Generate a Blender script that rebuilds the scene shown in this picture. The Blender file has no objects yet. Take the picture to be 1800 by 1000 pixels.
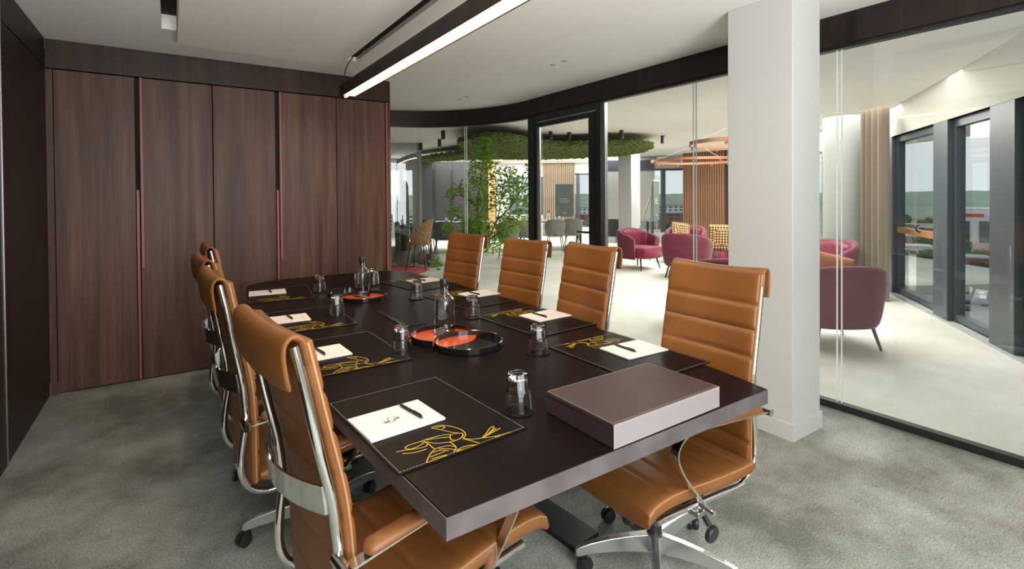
import bpy, bmesh, math, random
from mathutils import Vector, Matrix
random.seed(7)
PI = math.pi
R = math.radians
scene = bpy.context.scene
COL = scene.collection

# ------------------------------------------------------------------ camera, sky, light, exposure
cam_d = bpy.data.cameras.new('camera')
cam = bpy.data.objects.new('camera', cam_d); COL.objects.link(cam)
F_PX, YAW, PITCH, ROLL, CY = 890.32, R(34.005), R(0.668), R(0.4145), 355.27
cam_d.sensor_fit = 'HORIZONTAL'; cam_d.sensor_width = 36.0
cam_d.lens = F_PX / 1800 * 36.0
cam_d.shift_y = (CY - 500.0) / 1800.0
cam_d.clip_start = 0.05; cam_d.clip_end = 6000
_f = Vector((math.sin(YAW)*math.cos(PITCH), math.cos(YAW)*math.cos(PITCH), -math.sin(PITCH)))
_r = Vector((math.cos(YAW), -math.sin(YAW), 0)); _d = _f.cross(_r)
_r2 = math.cos(ROLL)*_r + math.sin(ROLL)*_d
_d2 = -math.sin(ROLL)*_r + math.cos(ROLL)*_d
_m = Matrix((_r2, -_d2, -_f)).transposed().to_4x4(); _m.translation = (0, 0, 1.42)
cam.matrix_world = _m
scene.camera = cam

w = bpy.data.worlds.new('sky'); scene.world = w; w.use_nodes = True
nt = w.node_tree; nt.nodes.clear()
_o = nt.nodes.new('ShaderNodeOutputWorld'); _bg = nt.nodes.new('ShaderNodeBackground')
_tc = nt.nodes.new('ShaderNodeTexCoord'); _sx = nt.nodes.new('ShaderNodeSeparateXYZ')
_rp = nt.nodes.new('ShaderNodeValToRGB'); _nz = nt.nodes.new('ShaderNodeTexNoise')
_mx = nt.nodes.new('ShaderNodeMix'); _mx.data_type = 'RGBA'
_mp = nt.nodes.new('ShaderNodeMapping'); _mp.inputs['Scale'].default_value = (1, 1, 4)
nt.links.new(_tc.outputs['Generated'], _sx.inputs[0]); nt.links.new(_sx.outputs['Z'], _rp.inputs[0])
_rp.color_ramp.elements[0].position = 0.0; _rp.color_ramp.elements[0].color = (0.74, 0.80, 0.84, 1)
_rp.color_ramp.elements[1].position = 0.45; _rp.color_ramp.elements[1].color = (0.56, 0.68, 0.80, 1)
nt.links.new(_tc.outputs['Generated'], _mp.inputs[0]); nt.links.new(_mp.outputs[0], _nz.inputs['Vector'])
_nz.inputs['Scale'].default_value = 2.2; _nz.inputs['Detail'].default_value = 5
nt.links.new(_nz.outputs['Fac'], _mx.inputs[0]); nt.links.new(_rp.outputs[0], _mx.inputs[6])
_mx.inputs[7].default_value = (0.88, 0.90, 0.90, 1)
nt.links.new(_mx.outputs[2], _bg.inputs['Color']); _bg.inputs['Strength'].default_value = 1.0
nt.links.new(_bg.outputs[0], _o.inputs[0])

def area(name, loc, rot, sx, sy, power, color=(1, 1, 1)):
    d = bpy.data.lights.new(name, 'AREA'); d.shape = 'RECTANGLE'; d.size = sx; d.size_y = sy
    d.energy = power; d.color = color
    o = bpy.data.objects.new(name, d); o.location = loc; o.rotation_euler = rot; COL.objects.link(o)
    return o
# daylight through the window band behind the camera
area('window_daylight', (0.45, -1.42, 1.40), (R(90), 0, 0), 2.1, 2.05, 105, (0.94, 0.97, 1.0))
# added upward fill that brightens the ceiling; no terrace stands there
area('added_ceiling_fill', (0.45, -2.35, -0.05), (R(180), 0, 0), 2.8, 1.8, 800, (1.0, 0.98, 0.94))
# broad area fills added under the lounge ceiling to brighten it
area('added_lounge_fill', (5.97, 3.50, 2.574), (0, 0, R(-34)), 2.7, 3.0, 130, (1.0, 0.98, 0.93))
area('added_lounge_fill', (8.85, 5.55, 2.574), (0, 0, R(-34)), 2.4, 6.0, 330, (1.0, 0.98, 0.93))
area('added_lounge_fill', (9.5, 13.1, 2.574), (0, 0, R(-34)), 6.5, 3.2, 420, (1.0, 0.97, 0.92))
scene.view_settings.view_transform = 'Standard'
scene.view_settings.look = 'None'
scene.view_settings.gamma = 1.0
scene.view_settings.use_curve_mapping = False
scene.view_settings.exposure = 0.15
scene.cycles.use_denoising = True
scene.cycles.max_bounces = 10
scene.cycles.transparent_max_bounces = 16
scene.cycles.transmission_bounces = 10
scene.cycles.sample_clamp_indirect = 6.0
scene.cycles.caustics_reflective = False
scene.cycles.caustics_refractive = True

# ------------------------------------------------------------------ materials
M = {}
def newmat(name):
    m = bpy.data.materials.new(name); m.use_nodes = True; m.node_tree.nodes.clear()
    out = m.node_tree.nodes.new('ShaderNodeOutputMaterial')
    M[name] = m
    return m, m.node_tree, out
def N(t, typ, **kw):
    n = t.nodes.new(typ)
    for k, v in kw.items():
        if k.startswith('i_'): n.inputs[k[2:].replace('_', ' ')].default_value = v
        else: setattr(n, k, v)
    return n
def c4(c): return (c[0], c[1], c[2], 1)
def pbr(name, col, rough=0.5, metal=0.0, col2=None, scale=8.0, stretch=(1, 1, 1), bump=0.0, bscale=None, spec=0.5,
        detail=4, lo=0.35, hi=0.65, coat=0.0, sheen=0.0, bdist=0.004, emis=None, estr=0, transl=None):
    m, t, out = newmat(name)
    b = N(t, 'ShaderNodeBsdfPrincipled'); t.links.new(b.outputs[0], out.inputs[0])
    b.inputs['Base Color'].default_value = c4(col); b.inputs['Roughness'].default_value = rough
    b.inputs['Metallic'].default_value = metal; b.inputs['Specular IOR Level'].default_value = spec
    b.inputs['Coat Weight'].default_value = coat; b.inputs['Sheen Weight'].default_value = sheen
    if sheen: b.inputs['Sheen Roughness'].default_value = 0.4
    if emis: b.inputs['Emission Color'].default_value = c4(emis); b.inputs['Emission Strength'].default_value = estr
    tc = N(t, 'ShaderNodeTexCoord'); mp = N(t, 'ShaderNodeMapping'); mp.inputs['Scale'].default_value = stretch
    t.links.new(tc.outputs['Object'], mp.inputs[0])
    if col2:
        nz = N(t, 'ShaderNodeTexNoise', i_Scale=scale, i_Detail=detail)
        rp = N(t, 'ShaderNodeValToRGB')
        rp.color_ramp.elements[0].position = lo; rp.color_ramp.elements[0].color = c4(col)
        rp.color_ramp.elements[1].position = hi; rp.color_ramp.elements[1].color = c4(col2)
        t.links.new(mp.outputs[0], nz.inputs['Vector']); t.links.new(nz.outputs['Fac'], rp.inputs[0])
        t.links.new(rp.outputs[0], b.inputs['Base Color'])
    if bump:
        nb = N(t, 'ShaderNodeTexNoise', i_Scale=bscale or scale * 6, i_Detail=3)
        bp = N(t, 'ShaderNodeBump', i_Strength=bump, i_Distance=bdist)
        t.links.new(mp.outputs[0], nb.inputs['Vector']); t.links.new(nb.outputs['Fac'], bp.inputs['Height'])
        t.links.new(bp.outputs[0], b.inputs['Normal'])
    return m

# carpets: mottled large patches + fibre speckle
def carpet(name, dark, light, speck, patch=1.3):
    m, t, out = newmat(name)
    b = N(t, 'ShaderNodeBsdfPrincipled', i_Roughness=0.95); b.inputs['Specular IOR Level'].default_value = 0.1
    t.links.new(b.outputs[0], out.inputs[0])
    tc = N(t, 'ShaderNodeTexCoord')
    n1 = N(t, 'ShaderNodeTexNoise', i_Scale=patch, i_Detail=7, i_Roughness=0.68); t.links.new(tc.outputs['Object'], n1.inputs['Vector'])
    rp = N(t, 'ShaderNodeValToRGB'); e = rp.color_ramp.elements
    e[0].position = 0.39; e[0].color = c4(dark); e[1].position = 0.62; e[1].color = c4(light)
    t.links.new(n1.outputs['Fac'], rp.inputs[0])
    n2 = N(t, 'ShaderNodeTexNoise', i_Scale=130, i_Detail=3, i_Roughness=0.8); t.links.new(tc.outputs['Object'], n2.inputs['Vector'])
    r2 = N(t, 'ShaderNodeMapRange', i_From_Min=0.32, i_From_Max=0.68, i_To_Min=1 - speck, i_To_Max=1 + speck)
    t.links.new(n2.outputs['Fac'], r2.inputs[0])
    mul = N(t, 'ShaderNodeMix', data_type='RGBA', blend_type='MULTIPLY'); mul.inputs[0].default_value = 1
    t.links.new(rp.outputs[0], mul.inputs[6]); t.links.new(r2.outputs[0], mul.inputs[7]); t.links.new(mul.outputs[2], b.inputs['Base Color'])
    bp = N(t, 'ShaderNodeBump', i_Strength=0.6, i_Distance=0.004); t.links.new(n2.outputs['Fac'], bp.inputs['Height']); t.links.new(bp.outputs[0], b.inputs['Normal'])
carpet('carpet', (0.205, 0.21, 0.182), (0.43, 0.445, 0.395), 0.5)
carpet('lounge_carpet', (0.58, 0.57, 0.51), (0.72, 0.72, 0.66), 0.12, 0.7)

def wood(name, dark, mid, light, rough=0.45, gs=1.0):
    m, t, out = newmat(name)
    b = N(t, 'ShaderNodeBsdfPrincipled', i_Roughness=rough); b.inputs['Specular IOR Level'].default_value = 0.35
    t.links.new(b.outputs[0], out.inputs[0])
    tc = N(t, 'ShaderNodeTexCoord'); mp = N(t, 'ShaderNodeMapping'); mp.inputs['Scale'].default_value = (9 * gs, 9 * gs, 0.45)
    t.links.new(tc.outputs['Object'], mp.inputs[0])
    n1 = N(t, 'ShaderNodeTexNoise', i_Scale=1.3, i_Detail=6, i_Roughness=0.62, i_Distortion=0.6); t.links.new(mp.outputs[0], n1.inputs['Vector'])
    rp = N(t, 'ShaderNodeValToRGB'); rp.color_ramp.elements[0].position = 0.3; rp.color_ramp.elements[0].color = c4(dark)
    rp.color_ramp.elements[1].position = 0.72; rp.color_ramp.elements[1].color = c4(light)
    e = rp.color_ramp.elements.new(0.5); e.color = c4(mid)
    t.links.new(n1.outputs['Fac'], rp.inputs[0])
    mp2 = N(t, 'ShaderNodeMapping'); mp2.inputs['Scale'].default_value = (120, 120, 2.2); t.links.new(tc.outputs['Object'], mp2.inputs[0])
    n2 = N(t, 'ShaderNodeTexNoise', i_Scale=1.0, i_Detail=3); t.links.new(mp2.outputs[0], n2.inputs['Vector'])
    r2 = N(t, 'ShaderNodeMapRange', i_From_Min=0.3, i_From_Max=0.7, i_To_Min=0.78, i_To_Max=1.16); t.links.new(n2.outputs['Fac'], r2.inputs[0])
    mul = N(t, 'ShaderNodeMix', data_type='RGBA', blend_type='MULTIPLY'); mul.inputs[0].default_value = 1
    t.links.new(rp.outputs[0], mul.inputs[6]); t.links.new(r2.outputs[0], mul.inputs[7]); t.links.new(mul.outputs[2], b.inputs['Base Color'])
    bp = N(t, 'ShaderNodeBump', i_Strength=0.12, i_Distance=0.002); t.links.new(n2.outputs['Fac'], bp.inputs['Height']); t.links.new(bp.outputs[0], b.inputs['Normal'])
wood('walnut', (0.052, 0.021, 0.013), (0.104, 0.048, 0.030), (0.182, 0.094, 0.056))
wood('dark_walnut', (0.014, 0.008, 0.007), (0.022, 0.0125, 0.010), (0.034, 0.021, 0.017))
wood('shaded_walnut', (0.022, 0.010, 0.007), (0.038, 0.018, 0.012), (0.062, 0.033, 0.021))  # cupboard walnut darkened, the shade along the ceiling put into its colour
wood('slat_wood', (0.17, 0.075, 0.04), (0.28, 0.14, 0.078), (0.37, 0.20, 0.12), 0.6)
wood('pale_slat_wood', (0.16, 0.115, 0.075), (0.24, 0.18, 0.12), (0.32, 0.25, 0.17), 0.6)
wood('orange_wood', (0.45, 0.2, 0.07), (0.6, 0.3, 0.12), (0.7, 0.4, 0.2), 0.5)

def archglass(name, tint, ior=1.5):
    m, t, out = newmat(name)
    tr = N(t, 'ShaderNodeBsdfTransparent'); tr.inputs[0].default_value = c4(tint)
    gl = N(t, 'ShaderNodeBsdfGlossy', i_Roughness=0.0); gl.inputs[0].default_value = (1, 1, 1, 1)
    mix = N(t, 'ShaderNodeMixShader'); lw = N(t, 'ShaderNodeLayerWeight', i_Blend=0.5)
    pw = N(t, 'ShaderNodeMath', operation='POWER'); pw.inputs[1].default_value = 5.0
    mr = N(t, 'ShaderNodeMapRange', i_From_Min=0.0, i_From_Max=1.0, i_To_Min=0.075, i_To_Max=1.0)
    t.links.new(lw.outputs['Facing'], pw.inputs[0]); t.links.new(pw.outputs[0], mr.inputs[0]); t.links.new(mr.outputs[0], mix.inputs[0])
    t.links.new(tr.outputs[0], mix.inputs[1]); t.links.new(gl.outputs[0], mix.inputs[2])
    t.links.new(mix.outputs[0], out.inputs[0])
archglass('partition_glass', (0.945, 0.975, 0.955))
archglass('facade_glass', (0.93, 0.965, 0.96))
def realglass(name, col, ior=1.48, rough=0.0):
    m, t, out = newmat(name)
    g = N(t, 'ShaderNodeBsdfGlass', i_IOR=ior, i_Roughness=rough); g.inputs[0].default_value = c4(col)
    t.links.new(g.outputs[0], out.inputs[0])
realglass('clear_glass', (0.97, 0.985, 0.98))
realglass('clear_wrap', (0.98, 0.98, 0.97), 1.18, 0.12)
realglass('water', (0.97, 0.985, 0.99), 1.33)

def emit(name, col, s):
    m, t, out = newmat(name)
    e = N(t, 'ShaderNodeEmission', i_Strength=s); e.inputs[0].default_value = c4(col); t.links.new(e.outputs[0], out.inputs[0])
emit('warm_diffuser', (1.0, 0.68, 0.36), 2.6)
emit('spot_glow', (1.0, 0.85, 0.65), 6.0)
emit('downlight_glow', (1.0, 0.93, 0.8), 4.0)

pbr('leather', (0.195, 0.069, 0.0145), 0.47, col2=(0.235, 0.088, 0.021), scale=5, bump=0.25, bscale=420, bdist=0.001, spec=0.6)
pbr('leather_piping', (0.40, 0.20, 0.085), 0.5)
pbr('seam_thread', (0.62, 0.36, 0.16), 0.6)
pbr('chrome', (0.80, 0.80, 0.80), 0.07, 1.0)
pbr('polished_aluminium', (0.72, 0.72, 0.71), 0.22, 0.9)
pbr('brushed_steel', (0.55, 0.55, 0.55), 0.3, 1.0)
pbr('black_plastic', (0.018, 0.018, 0.019), 0.42)
pbr('black_metal', (0.016, 0.016, 0.018), 0.38)
pbr('black_lacquer', (0.010, 0.009, 0.010), 0.12, coat=0.6)
pbr('orange_lacquer', (0.62, 0.10, 0.03), 0.25, coat=0.4)
pbr('table_leather', (0.009, 0.0052, 0.0058), 0.33, col2=(0.012, 0.007, 0.0078), scale=3, bump=0.15, bscale=500, bdist=0.0008, spec=0.04)
pbr('lit_edge_leather', (0.085, 0.070, 0.070), 0.40, col2=(0.125, 0.105, 0.105), scale=14, bump=0.3, bscale=260, bdist=0.001, spec=0.5)  # textured grey leather edge, lightened to put the window's reflection into its colour
pbr('lit_box_leather', (0.27, 0.235, 0.24), 0.5, bump=0.2, bscale=600, bdist=0.0008)  # box leather lightened, the daylight on its front put into the colour
pbr('mat_leather', (0.008, 0.0055, 0.0055), 0.40, col2=(0.011, 0.0075, 0.0075), scale=4, spec=0.045, bump=0.2, bscale=600, bdist=0.0006)
pbr('box_leather', (0.048, 0.028, 0.027), 0.55, col2=(0.058, 0.035, 0.033), scale=4, bump=0.25, bscale=600, bdist=0.0008, spec=0.3)
pbr('thread_grey', (0.42, 0.38, 0.36), 0.7)
pbr('gold_print', (0.55, 0.38, 0.03), 0.4)
pbr('paper', (0.80, 0.75, 0.74), 0.7)
pbr('grey_print', (0.42, 0.40, 0.39), 0.7)
pbr('white_paint', (0.60, 0.60, 0.585), 0.6, bump=0.05, bscale=90, bdist=0.001)
pbr('ceiling_paint', (0.87, 0.86, 0.82), 0.8)
pbr('raft_paint', (0.84, 0.81, 0.74), 0.85)
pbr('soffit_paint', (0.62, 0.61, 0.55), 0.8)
pbr('red_trim', (0.30, 0.085, 0.078), 0.4)
pbr('shadow_gap', (0.006, 0.005, 0.005), 0.8)
pbr('velvet', (0.16, 0.009, 0.030), 0.75, col2=(0.23, 0.018, 0.048), scale=9, sheen=0.2, bump=0.1, bscale=200)
pbr('velvet_dark', (0.11, 0.010, 0.030), 0.75, col2=(0.15, 0.016, 0.042), scale=7, sheen=0.15)
pbr('grey_upholstery', (0.20, 0.20, 0.18), 0.85, col2=(0.26, 0.26, 0.235), scale=12, sheen=0.2)
pbr('dark_upholstery', (0.075, 0.078, 0.08), 0.85, col2=(0.10, 0.10, 0.105), scale=12)
pbr('orange_fabric', (0.60, 0.24, 0.10), 0.85, bump=0.2, bscale=200)
pbr('rug_red', (0.55, 0.08, 0.09), 0.95, bump=0.4, bscale=150)
pbr('moss', (0.09, 0.13, 0.03), 0.95, col2=(0.24, 0.29, 0.085), scale=14, bump=1.0, bscale=60, bdist=0.03)
def leafmat():
    m, t, out = newmat('leaf')
    tc = N(t, 'ShaderNodeTexCoord'); nz = N(t, 'ShaderNodeTexNoise', i_Scale=3.0, i_Detail=3); rp = N(t, 'ShaderNodeValToRGB')
    rp.color_ramp.elements[0].position = 0.38; rp.color_ramp.elements[0].color = (0.15, 0.34, 0.035, 1)
    rp.color_ramp.elements[1].position = 0.62; rp.color_ramp.elements[1].color = (0.38, 0.56, 0.09, 1)
    d = N(t, 'ShaderNodeBsdfDiffuse'); l = N(t, 'ShaderNodeBsdfTranslucent'); mix = N(t, 'ShaderNodeMixShader'); mix.inputs[0].default_value = 0.45
    t.links.new(tc.outputs['Object'], nz.inputs['Vector']); t.links.new(nz.outputs['Fac'], rp.inputs[0])
    t.links.new(rp.outputs[0], d.inputs[0]); t.links.new(rp.outputs[0], l.inputs[0])
    t.links.new(d.outputs[0], mix.inputs[1]); t.links.new(l.outputs[0], mix.inputs[2]); t.links.new(mix.outputs[0], out.inputs[0])
leafmat()
pbr('bark', (0.10, 0.065, 0.04), 0.85, bump=0.5, bscale=40)
pbr('curtain', (0.19, 0.145, 0.105), 0.9, bump=0.15, bscale=150)
pbr('facade_frame', (0.055, 0.07, 0.085), 0.35)
pbr('facade_sill', (0.40, 0.42, 0.42), 0.5)
pbr('copper', (0.33, 0.145, 0.085), 0.35, 0.6)
pbr('copper_brown_bar', (0.40, 0.20, 0.09), 0.4, 0.3)  # copper brown tone for the transom of one window
pbr('dark_cupboard', (0.036, 0.035, 0.038), 0.5)
pbr('blind_grey', (0.42, 0.42, 0.39), 0.9)
pbr('blind_navy', (0.05, 0.06, 0.085), 0.7)
pbr('chalk_green', (0.12, 0.15, 0.13), 0.6)
pbr('white_print', (0.62, 0.64, 0.6), 0.7)
pbr('grey_wall', (0.26, 0.27, 0.255), 0.6)
pbr('grey_tabletop', (0.16, 0.16, 0.16), 0.4)
pbr('wicker', (0.45, 0.28, 0.13), 0.8, col2=(0.2, 0.11, 0.05), scale=30, bump=0.8, bscale=60, bdist=0.01)
pbr('canvas_bag', (0.36, 0.25, 0.17), 0.9)
pbr('cactus', (0.05, 0.065, 0.04), 0.8, col2=(0.09, 0.11, 0.06), scale=12)
pbr('bucket_grey', (0.2, 0.2, 0.21), 0.5)
pbr('terracotta', (0.2, 0.17, 0.15), 0.8)
pbr('bright_edge', (0.85, 0.92, 0.88), 0.2, spec=0.8)
pbr('tree_green', (0.045, 0.095, 0.03), 0.95, col2=(0.10, 0.17, 0.055), scale=0.35)
pbr('ground_city', (0.30, 0.30, 0.28), 0.9, col2=(0.17, 0.21, 0.12), scale=0.012, lo=0.45, hi=0.6)
pbr('asphalt', (0.22, 0.22, 0.225), 0.9)
pbr('hazy_hill_green', (0.22, 0.28, 0.20), 1.0, col2=(0.33, 0.38, 0.29), scale=0.02)  # foliage green paled, distance haze put into the colour
pbr('city_white', (0.72, 0.72, 0.70), 0.8); pbr('city_grey', (0.42, 0.42, 0.42), 0.8)
pbr('city_brick', (0.33, 0.14, 0.09), 0.9); pbr('city_yellow', (0.6, 0.5, 0.25), 0.8)
pbr('city_glass', (0.08, 0.10, 0.12), 0.2); pbr('sign_red', (0.6, 0.04, 0.04), 0.6)
pbr('car_white', (0.75, 0.75, 0.75), 0.3); pbr('car_grey', (0.25, 0.26, 0.27), 0.3); pbr('car_dark', (0.03, 0.035, 0.05), 0.3); pbr('car_red', (0.35, 0.03, 0.03), 0.3)

# checkered cushion cloth
def checker():
    m, t, out = newmat('checker_cloth')
    b = N(t, 'ShaderNodeBsdfPrincipled', i_Roughness=0.9); t.links.new(b.outputs[0], out.inputs[0])
    tc = N(t, 'ShaderNodeTexCoord'); mp = N(t, 'ShaderNodeMapping'); mp.inputs['Rotation'].default_value = (0, R(45), 0); mp.inputs['Location'].default_value = (0.01, 0.013, 0.01)
    ch = N(t, 'ShaderNodeTexChecker', i_Scale=30.0); ch.inputs[1].default_value = (0.52, 0.34, 0.14, 1); ch.inputs[2].default_value = (0.07, 0.018, 0.02, 1)
    t.links.new(tc.outputs['Object'], mp.inputs[0]); t.links.new(mp.outputs[0], ch.inputs[0]); t.links.new(ch.outputs[0], b.inputs['Base Color'])
checker()

# ------------------------------------------------------------------ mesh helpers
class MB:
    """collects vertices and faces for one mesh"""
    def __init__(s): s.v = []; s.f = []
    def add(s, verts, faces, mat=None):
        n = len(s.v)
        s.v += [tuple(mat @ Vector(p)) if mat else tuple(p) for p in verts]
        s.f += [tuple(i + n for i in f) for f in faces]
        return s
    def box(s, x0, x1, y0, y1, z0, z1, mat=None):
        return s.add([(x0,y0,z0),(x1,y0,z0),(x1,y1,z0),(x0,y1,z0),(x0,y0,z1),(x1,y0,z1),(x1,y1,z1),(x0,y1,z1)],
                     [(0,3,2,1),(4,5,6,7),(0,1,5,4),(1,2,6,5),(2,3,7,6),(3,0,4,7)], mat)
    def loft(s, rows, close=True, caps=True, mat=None):
        n = len(rows[0]); v = [p for r in rows for p in r]; f = []
        for i in range(len(rows) - 1):
            for j in range(n if close else n - 1):
                a = i*n + j; b = i*n + (j+1) % n
                f.append((a, b, b + n, a + n))
        if caps:
            f.append(tuple(reversed(range(n)))); f.append(tuple((len(rows)-1)*n + k for k in range(n)))
        return s.add(v, f, mat)
    def tube(s, path, r, seg=10, mat=None, caps=True):
        path = [Vector(p) for p in path]; rows = []
        up = None
        for i, p in enumerate(path):
            t = (path[min(i+1, len(path)-1)] - path[max(i-1, 0)]).normalized()
            if up is None:
                up = Vector((0, 0, 1)) if abs(t.z) < 0.9 else Vector((1, 0, 0))
            n = (up - t * up.dot(t)).normalized(); up = n; b = t.cross(n)
            rr = r[i] if isinstance(r, (list, tuple)) else r
            rows.append([p + rr*(math.cos(2*PI*k/seg)*n + math.sin(2*PI*k/seg)*b) for k in range(seg)])
        return s.loft(rows, True, caps, mat)
    def lathe(s, prof, seg=24, mat=None, close=False):
        rows = [[(r*math.cos(2*PI*k/seg), r*math.sin(2*PI*k/seg), z) for k in range(seg)] for r, z in prof]
        n = seg; v = [p for r in rows for p in r]; f = []
        L = len(rows)
        for i in range(L if close else L - 1):
            i2 = (i+1) % L
            for j in range(n):
                f.append((i*n + j, i*n + (j+1) % n, i2*n + (j+1) % n, i2*n + j))
        if not close:
            if prof[0][0] > 1e-6: f.append(tuple(reversed(range(n))))
            if prof[-1][0] > 1e-6: f.append(tuple((L-1)*n + k for k in range(n)))
        return s.add(v, f, mat)
    def prism(s, poly, z0, z1, mat=None):
        n = len(poly)
        v = [(x, y, z0) for x, y in poly] + [(x, y, z1) for x, y in poly]
        f = [tuple(reversed(range(n))), tuple(range(n, 2*n))] + [(i, (i+1) % n, (i+1) % n + n, i + n) for i in range(n)]
        return s.add(v, f, mat)
    def build(s, name, mat, parent=None, smooth=True, bevel=0.0, angle=35, bseg=2, weld=False):
        me = bpy.data.meshes.new(name); me.from_pydata(s.v, [], s.f)
        bm = bmesh.new(); bm.from_mesh(me)
        if weld: bmesh.ops.remove_doubles(bm, verts=bm.verts, dist=1e-5)
        bmesh.ops.recalc_face_normals(bm, faces=bm.faces)
        if bevel:
            ed = [e for e in bm.edges if len(e.link_faces) == 2 and e.calc_face_angle(0) > R(40)]
            nb = bmesh.ops.bevel(bm, geom=ed, offset=bevel, segments=bseg, affect='EDGES', profile=0.6, clamp_overlap=True)
            for f in nb['faces']: f.smooth = True       # rounded edges smooth, broad faces stay flat
        bm.to_mesh(me); bm.free()
        if smooth and not bevel:
            me.shade_smooth(); me.set_sharp_from_angle(angle=R(angle))
        mats = mat if isinstance(mat, (list, tuple)) else [mat]
        for k in mats: me.materials.append(M[k])
        o = bpy.data.objects.new(name, me); COL.objects.link(o)
        if parent is not None: o.parent = parent
        return o
def tag(o, label, cat, group=None, kind=None):
    o['label'] = label; o['category'] = cat
    if group: o['group'] = group
    if kind: o['kind'] = kind
    return o
def thing(name, label, cat, loc=(0, 0, 0), rz=0, group=None):
    o = bpy.data.objects.new(name, None); o.empty_display_size = 0.1; COL.objects.link(o)
    o.location = loc; o.rotation_euler = (0, 0, rz)
    return tag(o, label, cat, group)
def dup(root, loc, rz, label=None):
    r = root.copy(); COL.objects.link(r); r.location = loc; r.rotation_euler = (0, 0, rz)
    if label: r['label'] = label
    for ch in list(root.children):
        c = ch.copy(); COL.objects.link(c); c.parent = r
        for g in list(ch.children):
            d = g.copy(); COL.objects.link(d); d.parent = c
    return r
def struct(o): o['kind'] = 'structure'; return o
def spline(pts, n, closed=False):
    """Catmull-Rom through pts"""
    P = [Vector(p) for p in pts]; out = []
    m = len(P); segs = m if closed else m - 1
    for i in range(segs):
        if closed: a, b, c, d = P[(i-1) % m], P[i], P[(i+1) % m], P[(i+2) % m]
        else: a, b, c, d = P[max(i-1, 0)], P[i], P[i+1], P[min(i+2, m-1)]
        for k in range(n):
            t = k / n
            out.append(0.5*((2*b) + (c-a)*t + (2*a-5*b+4*c-d)*t*t + (3*b-a-3*c+d)*t**3))
    if not closed: out.append(P[-1])
    return out
def sup(n, a, b, e):
    """superellipse loop"""
    r = []
    for k in range(n):
        t = 2*PI*k/n; c, s_ = math.cos(t), math.sin(t)
        r.append((a*math.copysign(abs(c)**(2/e), c), b*math.copysign(abs(s_)**(2/e), s_)))
    return r
_cw, _sw = math.cos(YAW), math.sin(YAW)
def W(lat, fwd, z=0.0):
    """the lounge wing's own axes (it is turned 34 degrees against the meeting room)"""
    return (fwd*_sw + lat*_cw, fwd*_cw - lat*_sw, z)
WR = -YAW
ZC = 2.58

# ------------------------------------------------------------------ setting: meeting room and lounge shell
GX = 3.645                       # glass partition line
ARC_C, ARC_R = (2.045, 5.02), 1.6
def arc(t): return (ARC_C[0] + ARC_R*math.cos(t), ARC_C[1] + ARC_R*math.sin(t))
arc_pts = [arc(R(a)) for a in range(0, 91, 5)]
inner = [(GX, -1.3)] + [(GX, 5.02)] + arc_pts[1:] + [(1.5, 6.62), (-0.9, 6.62), (-0.9, -1.3)]
struct(MB().prism(inner, -0.12, 0.0).build('floor', 'carpet', smooth=False))
lf = [(GX, -1.6)] + [(GX, 5.02)] + arc_pts[1:] + [(1.5, 6.62), (-0.9, 6.62), W(-6, 9)[:2], W(-6, 21)[:2], W(9, 21)[:2], W(9, 8)[:2], (8.9, 3.3), (8.48, 2.98), (5.84, 1.1), (3.95, -0.25)]
struct(MB().prism(lf, -0.12, 0.0).build('floor', 'lounge_carpet', smooth=False))

# ceiling with the dark slot beside the raft
c = MB()
c.box(-0.9, -0.035, -1.6, 6.7, ZC, ZC + 0.1)
c.box(0.05, GX, -1.6, 6.7, ZC, ZC + 0.1)
c.box(-0.035, 0.05, 4.20, 6.7, ZC, ZC + 0.1)
c.prism([(GX, -1.6), (10.5, -1.6), W(9, 21)[:2], W(-6, 21)[:2], (-0.9, 6.7), (GX, 6.7)], ZC, ZC + 0.1)
struct(c.build('ceiling', 'ceiling_paint', smooth=False))
struct(MB().box(-0.04, 0.055, -1.6, 4.21, ZC + 0.101, ZC + 0.14).build('ceiling', 'shadow_gap', smooth=False))
# dropped raft with a recess for the pendant's suspension
r = MB()
ry = 4.38
r.box(0.055, 1.195, -1.2, ry, 2.53, ZC - 0.002); r.box(1.272, 2.33, -1.2, ry, 2.53, ZC - 0.002)
r.box(1.195, 1.272, 4.14, ry, 2.53, ZC - 0.002)
struct(r.build('ceiling', 'raft_paint', smooth=False))
struct(MB().box(1.196, 1.271, -1.19, 4.139, 2.562, ZC - 0.003).build('ceiling', 'shadow_gap', smooth=False))

# left wall: dark timber panels with a frieze
XL = -0.735
wl = struct(MB().box(XL - 0.12, XL - 0.02, -1.4, 4.95, 0, ZC).build('wall_left', 'shadow_gap', smooth=False))
yy = -1.4
for wdt in (1.1, 1.05, 1.05, 1.05, 2.03):
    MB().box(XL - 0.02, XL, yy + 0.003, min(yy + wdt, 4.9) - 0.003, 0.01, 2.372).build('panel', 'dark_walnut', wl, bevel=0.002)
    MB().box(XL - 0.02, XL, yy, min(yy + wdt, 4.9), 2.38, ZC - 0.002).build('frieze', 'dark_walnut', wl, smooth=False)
    yy += wdt
struct(MB().box(XL, XL + 0.004, 3.722, 3.734, 0.0, ZC - 0.002).build('trim_1', 'brushed_steel', smooth=False))
# wall behind the camera with its wide window opening
wb = MB()
wb.box(-0.9, GX + 0.05, -1.32, -1.2, 0, 0.35); wb.box(-0.9, GX + 0.05, -1.32, -1.2, 2.45, ZC)
wb.box(-0.9, -0.66, -1.32, -1.2, 0.35, 2.45); wb.box(1.60, GX + 0.05, -1.32, -1.2, 0.35, 2.45)
struct(wb.build('wall_rear', 'white_paint', smooth=False))
wf = MB()
for x in (-0.66, 0.44, 1.55): wf.box(x, x + 0.05, -1.29, -1.23, 0.35, 2.45)
struct(wf.build('window_4', 'facade_frame', smooth=False))
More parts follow.
